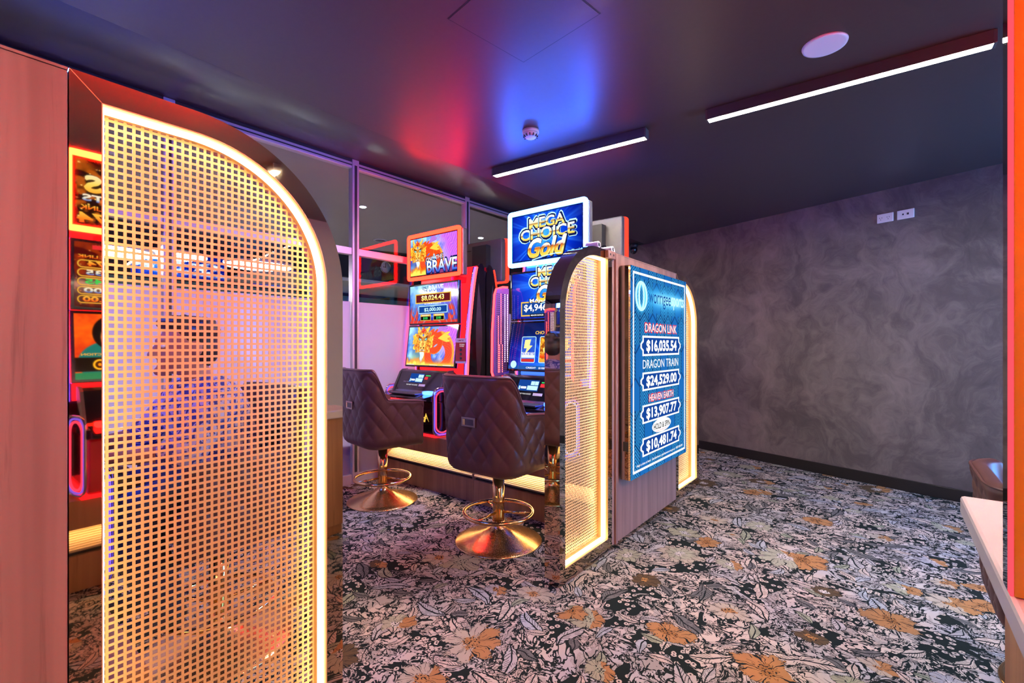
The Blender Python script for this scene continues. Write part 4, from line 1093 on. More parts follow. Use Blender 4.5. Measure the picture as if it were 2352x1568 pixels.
def letters(scr, style, which):
    T = lambda *a, **k: text(*a, **k)
    if style == 'brave':
        if which == 'top':
            T('ONLY THE', 'ink_navy', scr, 0.02, -0.030, 0.0015, w=0.235, h=0.046, bold=0.05, shear=0.1, rz=0.08); T('ONLY THE', 'ink_white', scr, 0.02, -0.030, 0.0022, w=0.22, h=0.036, shear=0.1, rz=0.08)
            T('BRAVE', 'ink_navy', scr, 0.115, -0.105, 0.0015, w=0.40, h=0.128, bold=0.05); T('BRAVE', 'ice_letter', scr, 0.115, -0.105, 0.0022, w=0.385, h=0.110, bold=0.02)
        if which == 'mid':
            T('ONLY', 'ink_navy', scr, -0.10, 0.150, 0.0012, w=0.09, h=0.024, bold=0.03); T('THE', 'ink_navy', scr, -0.10, 0.122, 0.0012, w=0.07, h=0.022, bold=0.03)
            T('BRAVE', 'ice_letter', scr, 0.045, 0.138, 0.0015, w=0.19, h=0.055, bold=0.02)
            T('GRAND', 'ink_gold', scr, 0.0, 0.104, 0.0018, w=0.06, h=0.011, bold=0.02)
            p = rect_part('prize_panel', 'ink_gold', scr, -0.235, 0.235, 0.008, 0.096, 0.001); rect_part('prize_field', 'ink_dark_red', p, -0.223, 0.223, 0.018, 0.086, 0.002)
            T('$8,024.43', 'jackpot_letter', p, 0.0, 0.052, 0.004, w=0.30, h=0.052, bold=0.03)
            T('MAXIMUM $10,000.00', 'ink_white', scr, 0.0, 0.001, 0.002, w=0.22, h=0.012, bold=0.02)
            p = rect_part('prize_panel', 'ink_cyan', scr, -0.19, 0.19, -0.085, -0.015, 0.001); rect_part('prize_field', 'ink_blue', p, -0.183, 0.183, -0.079, -0.021, 0.002)
            T('MAJOR', 'ink_cyan', p, 0.0, -0.027, 0.004, w=0.05, h=0.009)
            T('$2,000.00', 'ink_cyan', p, 0.0, -0.053, 0.004, w=0.22, h=0.036, bold=0.03)
            for sx, am in ((-0.095, '$100'), (0.08, '$100')):
                p = rect_part('prize_panel', 'ink_gold', scr, sx - 0.07, sx + 0.07, -0.150, -0.092, 0.001); rect_part('prize_field', 'ink_black', p, sx - 0.065, sx + 0.065, -0.145, -0.112, 0.002)
                T(am, 'ink_green', p, sx, -0.129, 0.004, w=0.06, h=0.024, bold=0.03); T('MINOR BONUS', 'ink_white', p, sx, -0.102, 0.004, w=0.09, h=0.010)
        if which == 'low':
            for sx in (-0.25, 0.06, 0.23): rect_part('credit_text', 'ink_white', scr, sx - 0.05, sx + 0.05, -0.172, -0.168, 0.001)
    elif style == 'mega':
        if which in ('top', 'mid'):
            k, ox, oy = (1.0, 0.0, 0.0) if which == 'top' else (0.86, 0.06, 0.085)
            def L(tx, m_, x, y, w, h, z, b=0.0, sh=0.0, rz=0.0): T(tx, m_, scr, ox + x * k, oy + y * k, z, w=w * k, h=h * k, bold=b, shear=sh, rz=rz)
            L('MEGA', 'ink_cyan', 0.01, 0.098, 0.345, 0.105, 0.0008, 0.07); L('MEGA', 'ink_navy', 0.012, 0.096, 0.335, 0.095, 0.0012, 0.05); L('MEGA', 'gold_letter', 0.01, 0.098, 0.315, 0.076, 0.0018, 0.025)
            L('CHOICE', 'ink_cyan', 0.01, 0.018, 0.505, 0.110, 0.0008, 0.07); L('CHOICE', 'ink_navy', 0.012, 0.015, 0.495, 0.100, 0.0012, 0.05); L('CHOICE', 'gold_letter', 0.01, 0.018, 0.475, 0.080, 0.0018, 0.025)
            L('Gold', 'ink_navy', 0.015, -0.090, 0.350, 0.150, 0.0020, 0.06, 0.3); L('Gold', 'gold_letter', 0.012, -0.088, 0.338, 0.138, 0.0026, 0.04, 0.3); L('Gold', 'script_letter', 0.008, -0.086, 0.322, 0.122, 0.0032, 0.012, 0.3)
            pts = [(ox + (-0.12 + 0.26 * q / 10) * k, oy + (-0.175 + 0.028 * math.sin(q / 10 * PI * 0.6)) * k, 0.002) for q in range(11)]
            MB().tube(pts, 0.004 * k, 6).build('underline', MAT['ink_cyan'], scr)
        if which == 'mid':
            o = ring_part('prize_panel', 'ink_gold', scr, -0.225, 0.13, -0.155, -0.045, 0.010, 0.001)
            rect_part('prize_field', 'ink_blue', o, -0.215, 0.12, -0.145, -0.055, 0.0012)
            T('MAJOR', 'ink_navy', o, -0.05, -0.043, 0.0020, w=0.20, h=0.044, bold=0.05); T('MAJOR', 'ink_white', o, -0.05, -0.043, 0.003, w=0.185, h=0.034, bold=0.02)
            T('$4,946.59', 'ink_white', o, -0.045, -0.095, 0.003, w=0.30, h=0.058, bold=0.025)
            q = rect_part('caption', 'ink_black', o, -0.14, 0.05, -0.163, -0.138, 0.002); T('MINOR BONUS  $1,000', 'ink_white', o, -0.045, -0.150, 0.004, w=0.17, h=0.013, bold=0.02)
        if which == 'low':
            T('CHOOSE YOUR GAME', 'ink_gold', scr, 0.10, 0.100, 0.002, w=0.36, h=0.024, bold=0.03, shear=0.15)
            for cx, fn in ((-0.135, card_bolt), (0.03, card_gold), (0.195, card_bolt)):
                c = ring_part('game_card', 'ink_cyan', scr, cx - 0.066, cx + 0.066, -0.125, 0.072, 0.005, 0.001, 0.0008, 0.012)
                link('card_picture', art_mesh('card_picture', 0.118, 0.183, 48, 74, lambda x, y, f=fn: f(x * 0.9, y)), MAT['screen_art'], c, (cx, -0.0265, 0.0014))
            T('THUNDER WAY', 'ink_white', scr, -0.135, -0.060, 0.003, w=0.12, h=0.028, bold=0.02); T('GOLDEN ROO', 'red_letter', scr, 0.03, -0.060, 0.003, w=0.115, h=0.034, bold=0.03)
            T('CREDIT   $100', 'ink_white', scr, -0.06, -0.163, 0.002, w=0.17, h=0.014, bold=0.02)
            pts = [(-0.265 + 0.028 * math.cos(2 * PI * q / 20), -0.140 + 0.028 * math.sin(2 * PI * q / 20)) for q in range(20)]
            MB().prism(pts, 'z', 0.001, 0.0016).build('medallion', MAT['ink_cyan'], scr)
    elif style == 'fire':
        if which == 'top':
            T('Fabulous', 'ink_white', scr, 0.02, 0.115, 0.003, w=0.24, h=0.050, bold=0.02, shear=0.2); T('RICHES', 'jackpot_letter', scr, 0.02, 0.045, 0.003, w=0.50, h=0.085, bold=0.05); T('JACKPOTS', 'ice_letter', scr, 0.08, -0.035, 0.003, w=0.40, h=0.045, bold=0.03)
            T('GRAND JACKPOT LINK', 'red_letter', scr, 0.06, -0.085, 0.003, w=0.46, h=0.030, bold=0.02); T('$10,481.74', 'red_letter', scr, 0.02, -0.142, 0.003, w=0.56, h=0.062, bold=0.03)
        if which == 'mid':
            rect_part('meter_display', 'ink_red', scr, 0.17, 0.24, 0.138, 0.160, 0.001)
            T('GRAND JACKPOT LINK', 'red_letter', scr, 0.10, 0.095, 0.003, w=0.40, h=0.020, bold=0.02)
            for k, (am, mt) in enumerate((('$10,481.74', 'red_letter'), ('$1,598.35', 'ice_letter'), ('$141.45', 'ink_green'), ('$40.00', 'ice_letter'), ('$10.00', 'red_letter'))):
                y = 0.058 - 0.047 * k; w_ = 0.40 - 0.045 * k
                pl = ring_part('meter_panel', 'ink_gold', scr, 0.30 - w_, 0.30, y - 0.021, y + 0.021, 0.005, 0.001, 0.0008, 0.02); T(am, mt, pl, 0.30 - w_ / 2, y, 0.003, w=w_ * 0.8, h=0.030, bold=0.03)
        if which == 'low':
            T('HIDDEN', 'jackpot_letter', scr, -0.12, 0.085, 0.003, w=0.30, h=0.080, bold=0.05); T('King', 'ice_letter', scr, -0.10, 0.0, 0.003, w=0.24, h=0.075, bold=0.04, shear=0.2)
            T('DENOMINATION TO MAKE SELECTION', 'ink_gold', scr, 0.05, -0.043, 0.003, w=0.48, h=0.012, bold=0.02)

ARTS = {'brave': (art_brave_top, art_brave_mid, art_brave_low), 'mega': (art_mega_top, art_mega_mid, art_mega_low), 'fire': (art_fire_top, art_fire_mid, art_fire_low)}
LOOK = {'brave': dict(halo='halo_orange', body='body_red', panel='red_panel', strip='strip_red', s2='strip_pink', lcd='ink_blue'),
        'mega': dict(halo='halo_blue', body='body_blue', panel='blue_panel', strip='strip_blue', s2='strip_pink', lcd='ink_blue'),
        'fire': dict(halo='halo_fire', body='body_red', panel='red_panel', strip='strip_red', s2='strip_pink', lcd='ink_cyan')}
EDGE = [(0.335, 0.90), (0.345, 1.10), (0.360, 1.30), (0.385, 1.50), (0.415, 1.70), (0.440, 1.83), (0.458, 1.895)]
LOGO = [(-0.50, -0.30), (-0.05, 0.50), (0.05, 0.50), (0.50, -0.50), (0.28, -0.30), (0.0, 0.18), (-0.05, -0.08), (0.12, -0.10), (0.0, -0.22), (-0.18, -0.20), (-0.30, -0.45), (-0.36, -0.30)]

def logo_mesh(s):
    # stylised pointed A: two legs, a swept crossbar running out at one side
    m = MB()
    m.prism([(x * s, y * s) for x, y in [(-0.42, -0.5), (-0.12, -0.5), (0.06, 0.16), (0.50, -0.42), (0.02, 0.5), (-0.10, 0.22)]], 'z', 0.0, 0.0015)
    m.prism([(x * s, y * s) for x, y in [(-0.55, -0.02), (-0.18, 0.06), (0.16, -0.10), (-0.05, -0.16)]], 'z', 0.0001, 0.0016)
    return m

def slot_machine(style, wings=False, front=True, res=1.0):
    k = LOOK[style]; top_a, mid_a, low_a = ARTS[style]
    root = empty('gaming_machine')
    # cabinet: two curved side panels, lit front panel, back, belly box
    side = EDGE + [(0.49, 1.93), (0.52, 1.935), (0.545, 1.90), (0.555, 1.80), (0.555, 0.448), (0.18, 0.448), (0.18, 0.75), (0.335, 0.80)]
    for sx in (-1, 1):
        p = MB().prism(side, 'x', sx * 0.345, sx * 0.330).build('side_panel', MAT['black_gloss'], root)
        lens = [(0.47 + 0.045 * math.sin(PI * q / 12), 0.80 + 0.95 * q / 12) for q in range(13)] + [(0.47 - 0.035 * math.sin(PI * q / 12), 0.80 + 0.95 * q / 12) for q in range(11, 0, -1)]
        MB().prism(lens, 'x', sx * 0.3455, sx * 0.3475).build('side_accent', MAT['grey_metal'], p)
        for off, rr_, mt in ((0.0, 0.010, k['s2']), (-0.020, 0.007, 'strip_violet'), (-0.034, 0.006, 'chrome')):
            xo = sx * (0.343 - (0.0 if off == 0 else abs(off) * 0.8))
            MB().tube([(xo, y - 0.006 + off * 0.4, z) for y, z in EDGE], rr_, 8).build('edge_light', MAT[mt], root)
    fp = [(y + 0.03, z) for y, z in EDGE] + [(0.49, 1.915), (0.52, 1.915), (0.53, 1.88), (0.45, 1.60), (0.40, 0.90)]
    MB().prism(fp, 'x', -0.329, 0.329).build('lit_front_panel', MAT[k['body']], root)
    MB().bbox(-0.328, 0.328, 0.535, 0.552, 0.46, 1.88, 0.004).build('back_panel', MAT['black_matt'], root)
    MB().bbox(-0.30, 0.30, -0.005, 0.53, 0.462, 0.735, 0.012).build('belly_box', MAT['black_gloss'] if style != 'fire' else MAT['red_panel'], root)
    MB().bbox(-0.325, 0.325, -0.02, 0.54, 0.4465, 0.4615, 0.004).build('base_light', MAT[k['body']], root)
    lg = logo_mesh(0.075).build('logo', MAT['ink_gold'] if style == 'brave' else MAT[k['strip']], root, (0.19, -0.0065, 0.60), (PI / 2, 0, 0))
    # rounded speaker loops at the front corners
    for sx in (-1, 1):
        for wdt, mt, rr_ in ((0.085, 'chrome', 0.006), (0.072, 'loop_violet', 0.005), (0.058, 'loop_pink' if style != 'mega' else 'loop_blue', 0.006)):
            M = Matrix.Translation((sx * 0.322, 0.05, 0.0)) @ Matrix.Rotation(sx * math.radians(75), 4, 'Z')
            MB().tube([tuple(M @ Vector((p[0], -0.012, p[1]))) for p in rrect(-wdt, wdt, 0.545 - wdt, 0.765 + wdt, min(wdt, 0.055))], rr_, 8, True).build('speaker_loop', MAT[mt], root)
    # button deck
    deck = [(-0.115, 0.752), (-0.120, 0.768), (-0.112, 0.778), (-0.02, 0.789), (0.03, 0.798), (0.05, 0.812), (0.125, 0.968), (0.145, 0.982), (0.20, 0.985), (0.28, 0.93), (0.30, 0.738), (0.0, 0.736)]
    d = MB().prism(deck, 'x', -0.295, 0.295).build('button_deck', MAT['black_gloss'], root)
    for sx in (-1, 1): MB().prism([(-0.06, 0.79), (0.03, 0.80), (0.045, 0.83), (0.115, 0.965), (0.145, 0.985), (0.20, 0.988), (0.20, 0.93), (0.03, 0.79)], 'x', sx * 0.2955, sx * 0.310).build('deck_cheek', MAT['grey_metal'], d)
    MB().bbox(-0.235, 0.175, -0.122, -0.112, 0.737, 0.752, 0.003).build('deck_light', MAT[k['strip']], d)
    tilt = math.atan2(0.075, 0.156)
    n = Vector((0, -math.cos(tilt), math.sin(tilt)))
    lcd = MB().box(-0.09, 0.09, -0.042, 0.042, 0, 0.001).build('deck_display', MAT['ink_blue'], d, Vector((-0.05, 0.0985, 0.913)) + n * 0.0012, (PI / 2 - tilt, 0, 0))
    rect_part('display_tile', 'ink_cyan', lcd, 0.02, 0.052, 0.004, 0.032, 0.0012); rect_part('display_tile', 'ink_cyan', lcd, 0.055, 0.085, 0.004, 0.032, 0.0012)
    rect_part('display_tile', 'ink_cyan', lcd, -0.005, 0.085, -0.034, -0.002, 0.0012); rect_part('display_tile', 'ink_cyan', lcd, -0.08, -0.068, -0.034, -0.006, 0.0012); rect_part('display_tile', 'ink_white', lcd, -0.062, -0.014, -0.026, -0.010, 0.0012)
    lb = MB().box(-0.04, 0.04, -0.010, 0.010, 0, 0.001).build('deck_label', MAT['white_plastic'], d, Vector((0.05, 0.0705, 0.855)) + n * 0.0012, (PI / 2 - tilt, 0, 0))
    text('THINK! ABOUT YOUR CHOICES', 'ink_white', d, -0.085, 0.0705 + n.y * 0.0015, 0.855 + n.z * 0.0015, w=0.15, h=0.010, rot=(PI / 2 - tilt, 0, 0))
    text('SELECT TICKET', 'white_plastic', d, -0.16, 0.082 + n.y * 0.0015, 0.879 + n.z * 0.0015, w=0.10, h=0.008, rot=(PI / 2 - tilt, 0, 0))
    MB().box(-0.03, 0.03, -0.004, 0.004, 0, 0.001).build('ready_lamp', MAT['ink_green'], d, Vector((0.09, 0.110, 0.937)) + n * 0.0012, (PI / 2 - tilt, 0, 0))
    MB().box(-0.02, 0.02, -0.013, 0.013, 0, 0.001).build('safety_sticker', MAT['ink_red'], d, Vector((0.075, 0.100, 0.916)) + n * 0.0012, (PI / 2 - tilt, 0, 0))
    MB().bbox(-0.20, 0.14, -0.085, 0.022, 0.787, 0.800, 0.004, Matrix.Translation((0, 0.0, 0.0))).build('touch_pad', MAT['dark_metal'], d)
    MB().bbox(0.17, 0.27, -0.03, 0.035, 0.792, 0.818, 0.006).build('note_acceptor', MAT['strip_blue'] if style != 'fire' else MAT['strip_red'], d)
    # screens
    s_low = make_screen(root, 'lower_screen', 0.215, 1.005, 1.385, 0.66, low_a, int(260 * res), int(150 * res), 0.13); letters(s_low, style, 'low')
    s_mid = make_screen(root, 'upper_screen', 0.240, 1.387, 1.762, 0.655, mid_a, int(190 * res), int(112 * res), 0.0); letters(s_mid, style, 'mid')
    for z in (1.20, 1.60): MB().box(-0.12, 0.12, 0.262, 0.40, z - 0.05, z + 0.05).build('screen_bracket', MAT['black_matt'], root)
    s_top = make_screen(root, 'topper_screen', 0.240, 1.832, 2.195, 0.638, top_a, int(260 * res), int(156 * res), 0.0, 0.012); letters(s_top, style, 'top')
    halo(root, 0.238, 1.805, 2.222, 0.69, k['halo'])
    back = MB().bbox(-0.340, 0.340, 0.275, 0.335, 1.811, 2.216, 0.010).build('topper_back', MAT['grey_metal'], root)
    logo_mesh(0.16).build('logo', MAT['black_matt'], back, (0.16, 0.3355, 2.02), (PI / 2, 0, PI))
    MB().box(0.05, 0.24, 0.3352, 0.3362, 2.135, 2.143).build('vent_slot', MAT['black_matt'], back)
    MB().box(-0.20, -0.02, 0.336, 0.40, 1.90, 2.16).build('power_module', MAT['black_matt'], back)
    MB().bbox(-0.20, 0.20, 0.275, 0.50, 1.765, 1.822, 0.006).build('topper_neck', MAT[k['panel']], root)
    if wings:
        for sx in (-1, 1):
            prof = [(0.23, 0.97), (0.06, 0.97), (0.045, 1.00), (0.05, 1.30), (0.075, 1.58), (0.095, 1.625), (0.13, 1.64), (0.23, 1.64)]
            w_ = MB().prism(prof, 'x', sx * 0.350, sx * 0.338).build('side_wing', MAT['purple_mesh'], root)
            MB().tube([(sx * 0.350, y - 0.004, z) for y, z in prof[1:6]] + [(sx * 0.335, 0.15, 1.645), (sx * 0.30, 0.17, 1.642)], 0.008, 8).build('wing_light', MAT['strip_pink'], w_)
            m1, m2, m3 = MB(), MB(), MB(); xi = sx * 0.3375; xo = sx * 0.3370
            for r in range(40):
                z = 1.0 + r * 0.0155
                for q in range(9):
                    y = 0.088 + q * 0.0155
                    if z > 1.60: continue
                    lit = 1 if (q == 3 + (r < 14)) or (q == 1 and r < 28) or (q == 2 and r < 14) else (2 if q in (6, 8) and r > 4 else 0)
                    (m1 if lit == 1 else m2 if lit == 2 else m3).box(min(xi, xo), max(xi, xo), y - 0.0042, y + 0.0042, z - 0.0042, z + 0.0042)
            for mm, mt in ((m1, 'dot_red'), (m2, 'dot_white'), (m3, 'black_matt')):
                mm.build('dot_matrix', MAT[mt], w_)['kind'] = 'stuff'
    if style == 'brave':
        card = empty('info_card', (0, 0, 0), 0, root); bpy.data.objects.remove(card)
        card = MB().box(-0.055, 0.055, -0.105, 0.105, 0, 0.003).build('info_card', MAT['red_panel'], root, (0.405, 0.19, 1.155), (PI / 2, 0, math.radians(8)))
        rect_part('card_header', 'white_plastic', card, -0.055, 0.055, 0.070, 0.105, 0.0032); rect_part('card_footer', 'white_plastic', card, -0.055, 0.055, -0.105, -0.088, 0.0032)
        text('LIMITS?', 'ink_dark_red', card, 0.0, 0.086, 0.0045, w=0.06, h=0.011, bold=0.02); text('Is it time\nto stop?', 'ink_white', card, 0.012, 0.046, 0.0035, w=0.05, h=0.026)
        for q in (0.008, -0.028, -0.062):
            MB().lathe([(0.0, 0.0), (0.012, 0.0), (0.012, 0.0008), (0.0, 0.0008)], 20, (0.0, q, 0.0034)).build('card_icon', MAT['black_matt'], card)
        MB().box(0.330, 0.356, 0.20, 0.215, 1.12, 1.20).build('card_clip', MAT['white_plastic'], root)
    return root

GM = 'gaming machines on lit wooden benches'
def place(root, x, y, rz, label):
    root.location = (x, y, 0); root.rotation_euler = (0, 0, rz); tag(root, label, 'gaming machine', GM); return root
brave = place(slot_machine('brave'), -3.19, 2.61, 0, 'red gaming machine with orange-edged gold dragon screens')
mega = place(slot_machine('mega', True), -1.965, 2.61, 0, 'blue gaming machine with glowing blue-edged gold-lettered topper')
fire = place(slot_machine('fire'), 0.57, 0.80, -PI / 2, 'red gaming machine mirrored in the gold frame beside the wooden pier')
def dim(o):
    """these machines run their lights low"""
    for ch in o.children_recursive:
        if ch.material_slots:
            n = ch.material_slots[0].material.name
            new = {'halo_orange': 'halo_dim', 'body_red': 'red_panel', 'strip_red': 'halo_dim', 'strip_pink': 'halo_dim'}.get(n)
            if new: ch.material_slots[0].link = 'OBJECT'; ch.material_slots[0].material = MAT[new]
c = copy_tree(brave); place(c, -3.19, 3.74, PI, 'gaming machine standing back to back with the dragon machine'); dim(c)
c = copy_tree(brave); place(c, -1.965, 3.74, PI, 'gaming machine with grey topper back behind the blue machine'); dim(c)
c = copy_tree(mega); place(c, -2.17, 0.33, PI, 'gaming machine the seated man is playing, behind the wooden pier')

def bench(x0, x1, label, end=False):
    root = empty('machine_bench'); tag(root, label, 'bench', 'wooden machine benches with lit foot rails')
    MB().bbox(x0, x1, 0.0, 0.558, 0.305, 0.4455, 0.003).build('bench_top', MAT['wood_warm'], root)
    MB().box(x0 + 0.01, x1 - 0.01, 0.115, 0.55, 0.176, 0.304).build('recess_panel', MAT['wood_warm'], root)
    MB().box(x0 + 0.012, x1 - 0.012, 0.040, 0.054, 0.297, 0.3045).build('light_strip', MAT['led_bench'], root)
    m = MB(); n = 9
    for q in range(n):
        f = q / (n - 1); y, z = 0.104 - 0.094 * f, 0.274 - 0.066 * f
        M = Matrix.Translation((0, y, z)) @ Matrix.Rotation(math.atan2(0.066, 0.094), 4, 'X')
        m.box(x0 + 0.012, x1 - 0.012, -0.0046, 0.0046, -0.006, 0.0035, M)
    m.box(x0 + 0.012, x1 - 0.012, -0.060, 0.060, -0.016, -0.0065, Matrix.Translation((0, 0.057, 0.241)) @ Matrix.Rotation(math.atan2(0.066, 0.094), 4, 'X'))
    m.build('ribbed_foot_rail', MAT['cream_rib'], root)
    MB().box(x0 + 0.002, x1 - 0.002, 0.03, 0.11, 0.1755, 0.215).build('shadow_gap', MAT['black_matt'], root)
    MB().bbox(x0, x1, 0.012, 0.558, 0.0, 0.175, 0.002).build('plinth', MAT['wood_warm'], root)
    for a in (x0, x1 - 0.010): MB().box(a, a + 0.010, 0.012, 0.115, 0.176, 0.304).build('end_cheek', MAT['wood'], root)
    return root
def put(o, x, y, rz): o.location = (x, y, 0); o.rotation_euler = (0, 0, rz); return o
put(bench(-0.53, 0.56, 'wooden bench with lit ribbed foot rail under the dragon machine'), -3.037, 2.61, 0)
put(bench(-0.56, 0.56, 'wooden bench with lit ribbed foot rail under the blue machine'), -1.915, 2.61, 0)
put(bench(-0.56, 0.49, 'wooden bench under the machine that backs the dragon machine'), -3.037, 3.73, PI)
put(bench(-0.56, 0.56, 'wooden bench under the machine with the grey topper back'), -1.915, 3.73, PI)
put(bench(-0.56, 0.56, 'wooden bench under the machine the man is playing'), -1.915, 0.33, PI)
put(bench(-0.45, 0.45, 'wooden bench under the red machine mirrored in gold'), 0.57, 0.80, -PI / 2)

# ------------------------------------------------------------------ stone-topped counter at the aisle
ct = empty('service_counter', (0.35, 1.3, 0)); tag(ct, 'wooden service counter with pale pink stone top', 'counter')
MB().bbox(-0.11, 0.06, -0.38, 0.38, 0.0, 0.748, 0.004).build('cabinet_body', MAT['wood_warm'], ct)
MB().bbox(-0.200, 0.075, -0.41, 0.432, 0.749, 0.800, 0.008).build('stone_top', MAT['stone_top'], ct)
for k in range(2):
    dr = MB().bbox(-0.122, -0.111, -0.37 + 0.385 * k, 0.005 + 0.385 * k, 0.06, 0.75, 0.002).build('door', MAT['wood_warm'], ct)
sc = empty('privacy_screen', (0.165, 1.08, 0.801)); tag(sc, 'glossy orange acrylic screen with red edge standing on the stone counter', 'screen')
MB().bbox(-0.009, 0.24, 0.0, 0.020, 0.0, 1.20, 0.001).build('acrylic_sheet', MAT['orange_acrylic'], sc)
MB().bbox(-0.0135, -0.0092, 0.0, 0.020, 0.0, 1.20, 0.0008).build('red_edge', MAT['edge_red'], sc)
MB().box(-0.0135, -0.0095, 0.0202, 0.060, 0.0, 1.20).build('mirror_edge', MAT['gold_mirror'], sc)
b = empty('ash_bowl', (0.34, 1.52, 0.8005)); tag(b, 'small dark red bowl on the stone counter, mirrored in the gold frame', 'bowl')
MB().lathe([(0.035, 0.0), (0.05, 0.004), (0.062, 0.04), (0.058, 0.041), (0.045, 0.010), (0.0, 0.008)], 32).build('bowl_body', MAT['deep_red'], b)
MB().lathe([(0.0, 0.009), (0.043, 0.0105), (0.0, 0.014)], 24).build('filling', MAT['black_matt'], b)
for k, (y, lab) in enumerate(((1.34, 'red and white card lying on the stone counter by the bowl'), (1.24, 'red and white card lying on the stone counter by the orange screen'))):
    cd = empty('promo_card', (0.27, y, 0.8005), 0.2 * k); tag(cd, lab, 'card')
    MB().box(-0.05, 0.05, -0.035, 0.035, 0, 0.002).build('card_sheet', MAT['white_plastic'], cd)
    MB().box(-0.04, 0.04, -0.018, 0.018, 0.0021, 0.0027).build('printed_band', MAT['red_panel'], cd)

# ------------------------------------------------------------------ things in the next room
def downlight(x, y, z, label, r=0.05, lit=True):
    t = empty('downlight' if lit else 'ceiling_grille', (x, y, z)); tag(t, label, 'light' if lit else 'vent', 'fittings in the ceiling beyond the glass')
    MB().lathe([(r * 0.72, -0.004), (r * 0.95, -0.007), (r, -0.0005)], 32).build('trim_ring', MAT['white_plastic'], t)
    MB().lathe([(0.0, -0.012), (r * 0.55, -0.010), (r * 0.70, -0.004)], 24).build('lens' if lit else 'grille', MAT['downlight'] if lit else MAT['grey_metal'], t)
downlight(-4.85, 3.24, 2.84, 'lit round downlight in the grey ceiling beyond the glass, by the mullion')
downlight(-4.85, 5.30, 2.84, 'lit round downlight in the grey ceiling beyond the glass, above the black topper backs')
downlight(-5.35, 4.65, 2.84, 'round white grille in the ceiling beyond the glass, behind the dragon topper', 0.12, False)
downlight(-6.2, 4.45, 2.84, 'round white grille in the ceiling beyond the glass, above the wall clock', 0.11, False)
ck = empty('wall_clock', (-7.995, 5.86, 2.79)); tag(ck, 'round white wall clock on the dark wall beyond the glass', 'clock')
R90 = Matrix.Rotation(PI / 2, 4, 'Y')
MB().lathe([(0.0, 0.010), (0.115, 0.010), (0.115, 0.0)], 40, M=R90).build('dial', MAT['white_paint'], ck)
MB().lathe([(0.115, 0.0), (0.115, 0.025), (0.13, 0.025), (0.13, 0.0)], 40, M=R90).build('rim', MAT['chrome'], ck)
MB().box(0.012, 0.016, -0.005, 0.005, -0.01, 0.085).build('minute_hand', MAT['black_matt'], ck)
MB().box(0.012, 0.016, -0.06, 0.01, -0.006, 0.006).build('hour_hand', MAT['black_matt'], ck)
def art_bluewall(x, y):
    C = blue_rays(x, y, 0.9, 0.5, 0.7); n = fbm(x * 5, y * 9, 4)
    return over(C, sstep(n, 0.45, 0.62) * sstep(0.34 - np.abs(y - 0.45), 0, 0.15), (0.9, 0.97, 1.0))
def art_lilac(x, y): return over(np.tile(np.array([[0.72, 0.60, 0.86]]), (len(x), 1)), sstep(fbm(x * 4, y * 4, 2), 0.4, 0.7), (0.90, 0.84, 0.97))
for (y0, y1, lab) in ((2.15, 3.65, 'wide blue display with white picture on the far wall, seen through the perforations'), (4.05, 5.25, 'blue display on the far wall seen at the curved edge of the large arch screen')):
    d = empty('wall_display', (-9.93, (y0 + y1) / 2, 2.62)); tag(d, lab, 'display')
    MB().bbox(-0.03, 0.0, -(y1 - y0) / 2, (y1 - y0) / 2, -0.24, 0.24, 0.006).build('casing', MAT['black_matt'], d)
    link('picture', art_mesh('picture', y1 - y0 - 0.03, 0.45, 90, 36, art_bluewall), MAT['screen_art'], d, (0.001, 0, 0), (PI / 2, 0, PI / 2))
for k, (y, z, w, lab) in enumerate(((5.85, 1.83, 0.9, 'lilac picture in a gold frame beyond the glass'), (5.10, 1.83, 0.45, 'small green and brown picture in a gold frame beyond the glass'), (6.65, 1.80, 0.5, 'narrow dark red picture beside the lilac one beyond the glass'))):
    fo = empty('framed_picture', (-8.3, y, z)); tag(fo, lab, 'picture')
    MB().box(-0.03, 0, -w / 2, w / 2, -0.24, 0.24).build('backing', MAT['black_matt'], fo)
    MB().box(-0.025, -0.012, -0.02, 0.02, -z, -0.24).build('stand_post', MAT['black_matt'], fo)
    if k == 0: link('picture', art_mesh('picture', w - 0.05, 0.43, 40, 24, art_lilac), MAT['screen_art'], fo, (0.001, 0, 0), (PI / 2, 0, PI / 2))  # lilac picture emits, in place of room light falling on it
    else: MB().box(0.0005, 0.002, -w / 2 + 0.03, w / 2 - 0.03, -0.21, 0.21).build('picture', MAT['deep_red' if k == 2 else 'teal_paint'], fo)
    for (a0, a1, b0, b1) in ((-w / 2, w / 2, 0.225, 0.24), (-w / 2, w / 2, -0.24, -0.225), (-w / 2, -w / 2 + 0.015, -0.224, 0.224), (w / 2 - 0.015, w / 2, -0.224, 0.224)):
        MB().box(0.002, 0.012, a0, a1, b0, b1).build('frame_rail', MAT['brass'], fo)
def ring_pendant(x, y, z, r, label):
    t = empty('ring_pendant', (x, y, 2.84)); tag(t, label, 'light', 'ring pendant lights beyond the glass'); h = z - 2.84
    MB().lathe([(r - 0.03, h + 0.004), (r - 0.03, h + 0.03), (r + 0.03, h + 0.03), (r + 0.03, h + 0.004), (r - 0.03, h + 0.004)], 48).build('shade_ring', MAT['white_plastic'], t)
    MB().lathe([(r - 0.026, h + 0.003), (r + 0.026, h + 0.003), (r + 0.026, h), (r - 0.026, h), (r - 0.026, h + 0.003)], 48).build('light_ring', MAT['downlight'], t)
    for k in range(3):
        a = 2 * PI * k / 3; MB().tube([(0.02 * math.cos(a), 0.02 * math.sin(a), -0.02), (r * math.cos(a), r * math.sin(a), h + 0.012)], 0.002, 6).build('suspension_wire', MAT['chrome'], t)
    MB().lathe([(0.0, -0.03), (0.05, -0.03), (0.05, -0.0005)], 24).build('canopy', MAT['white_plastic'], t)
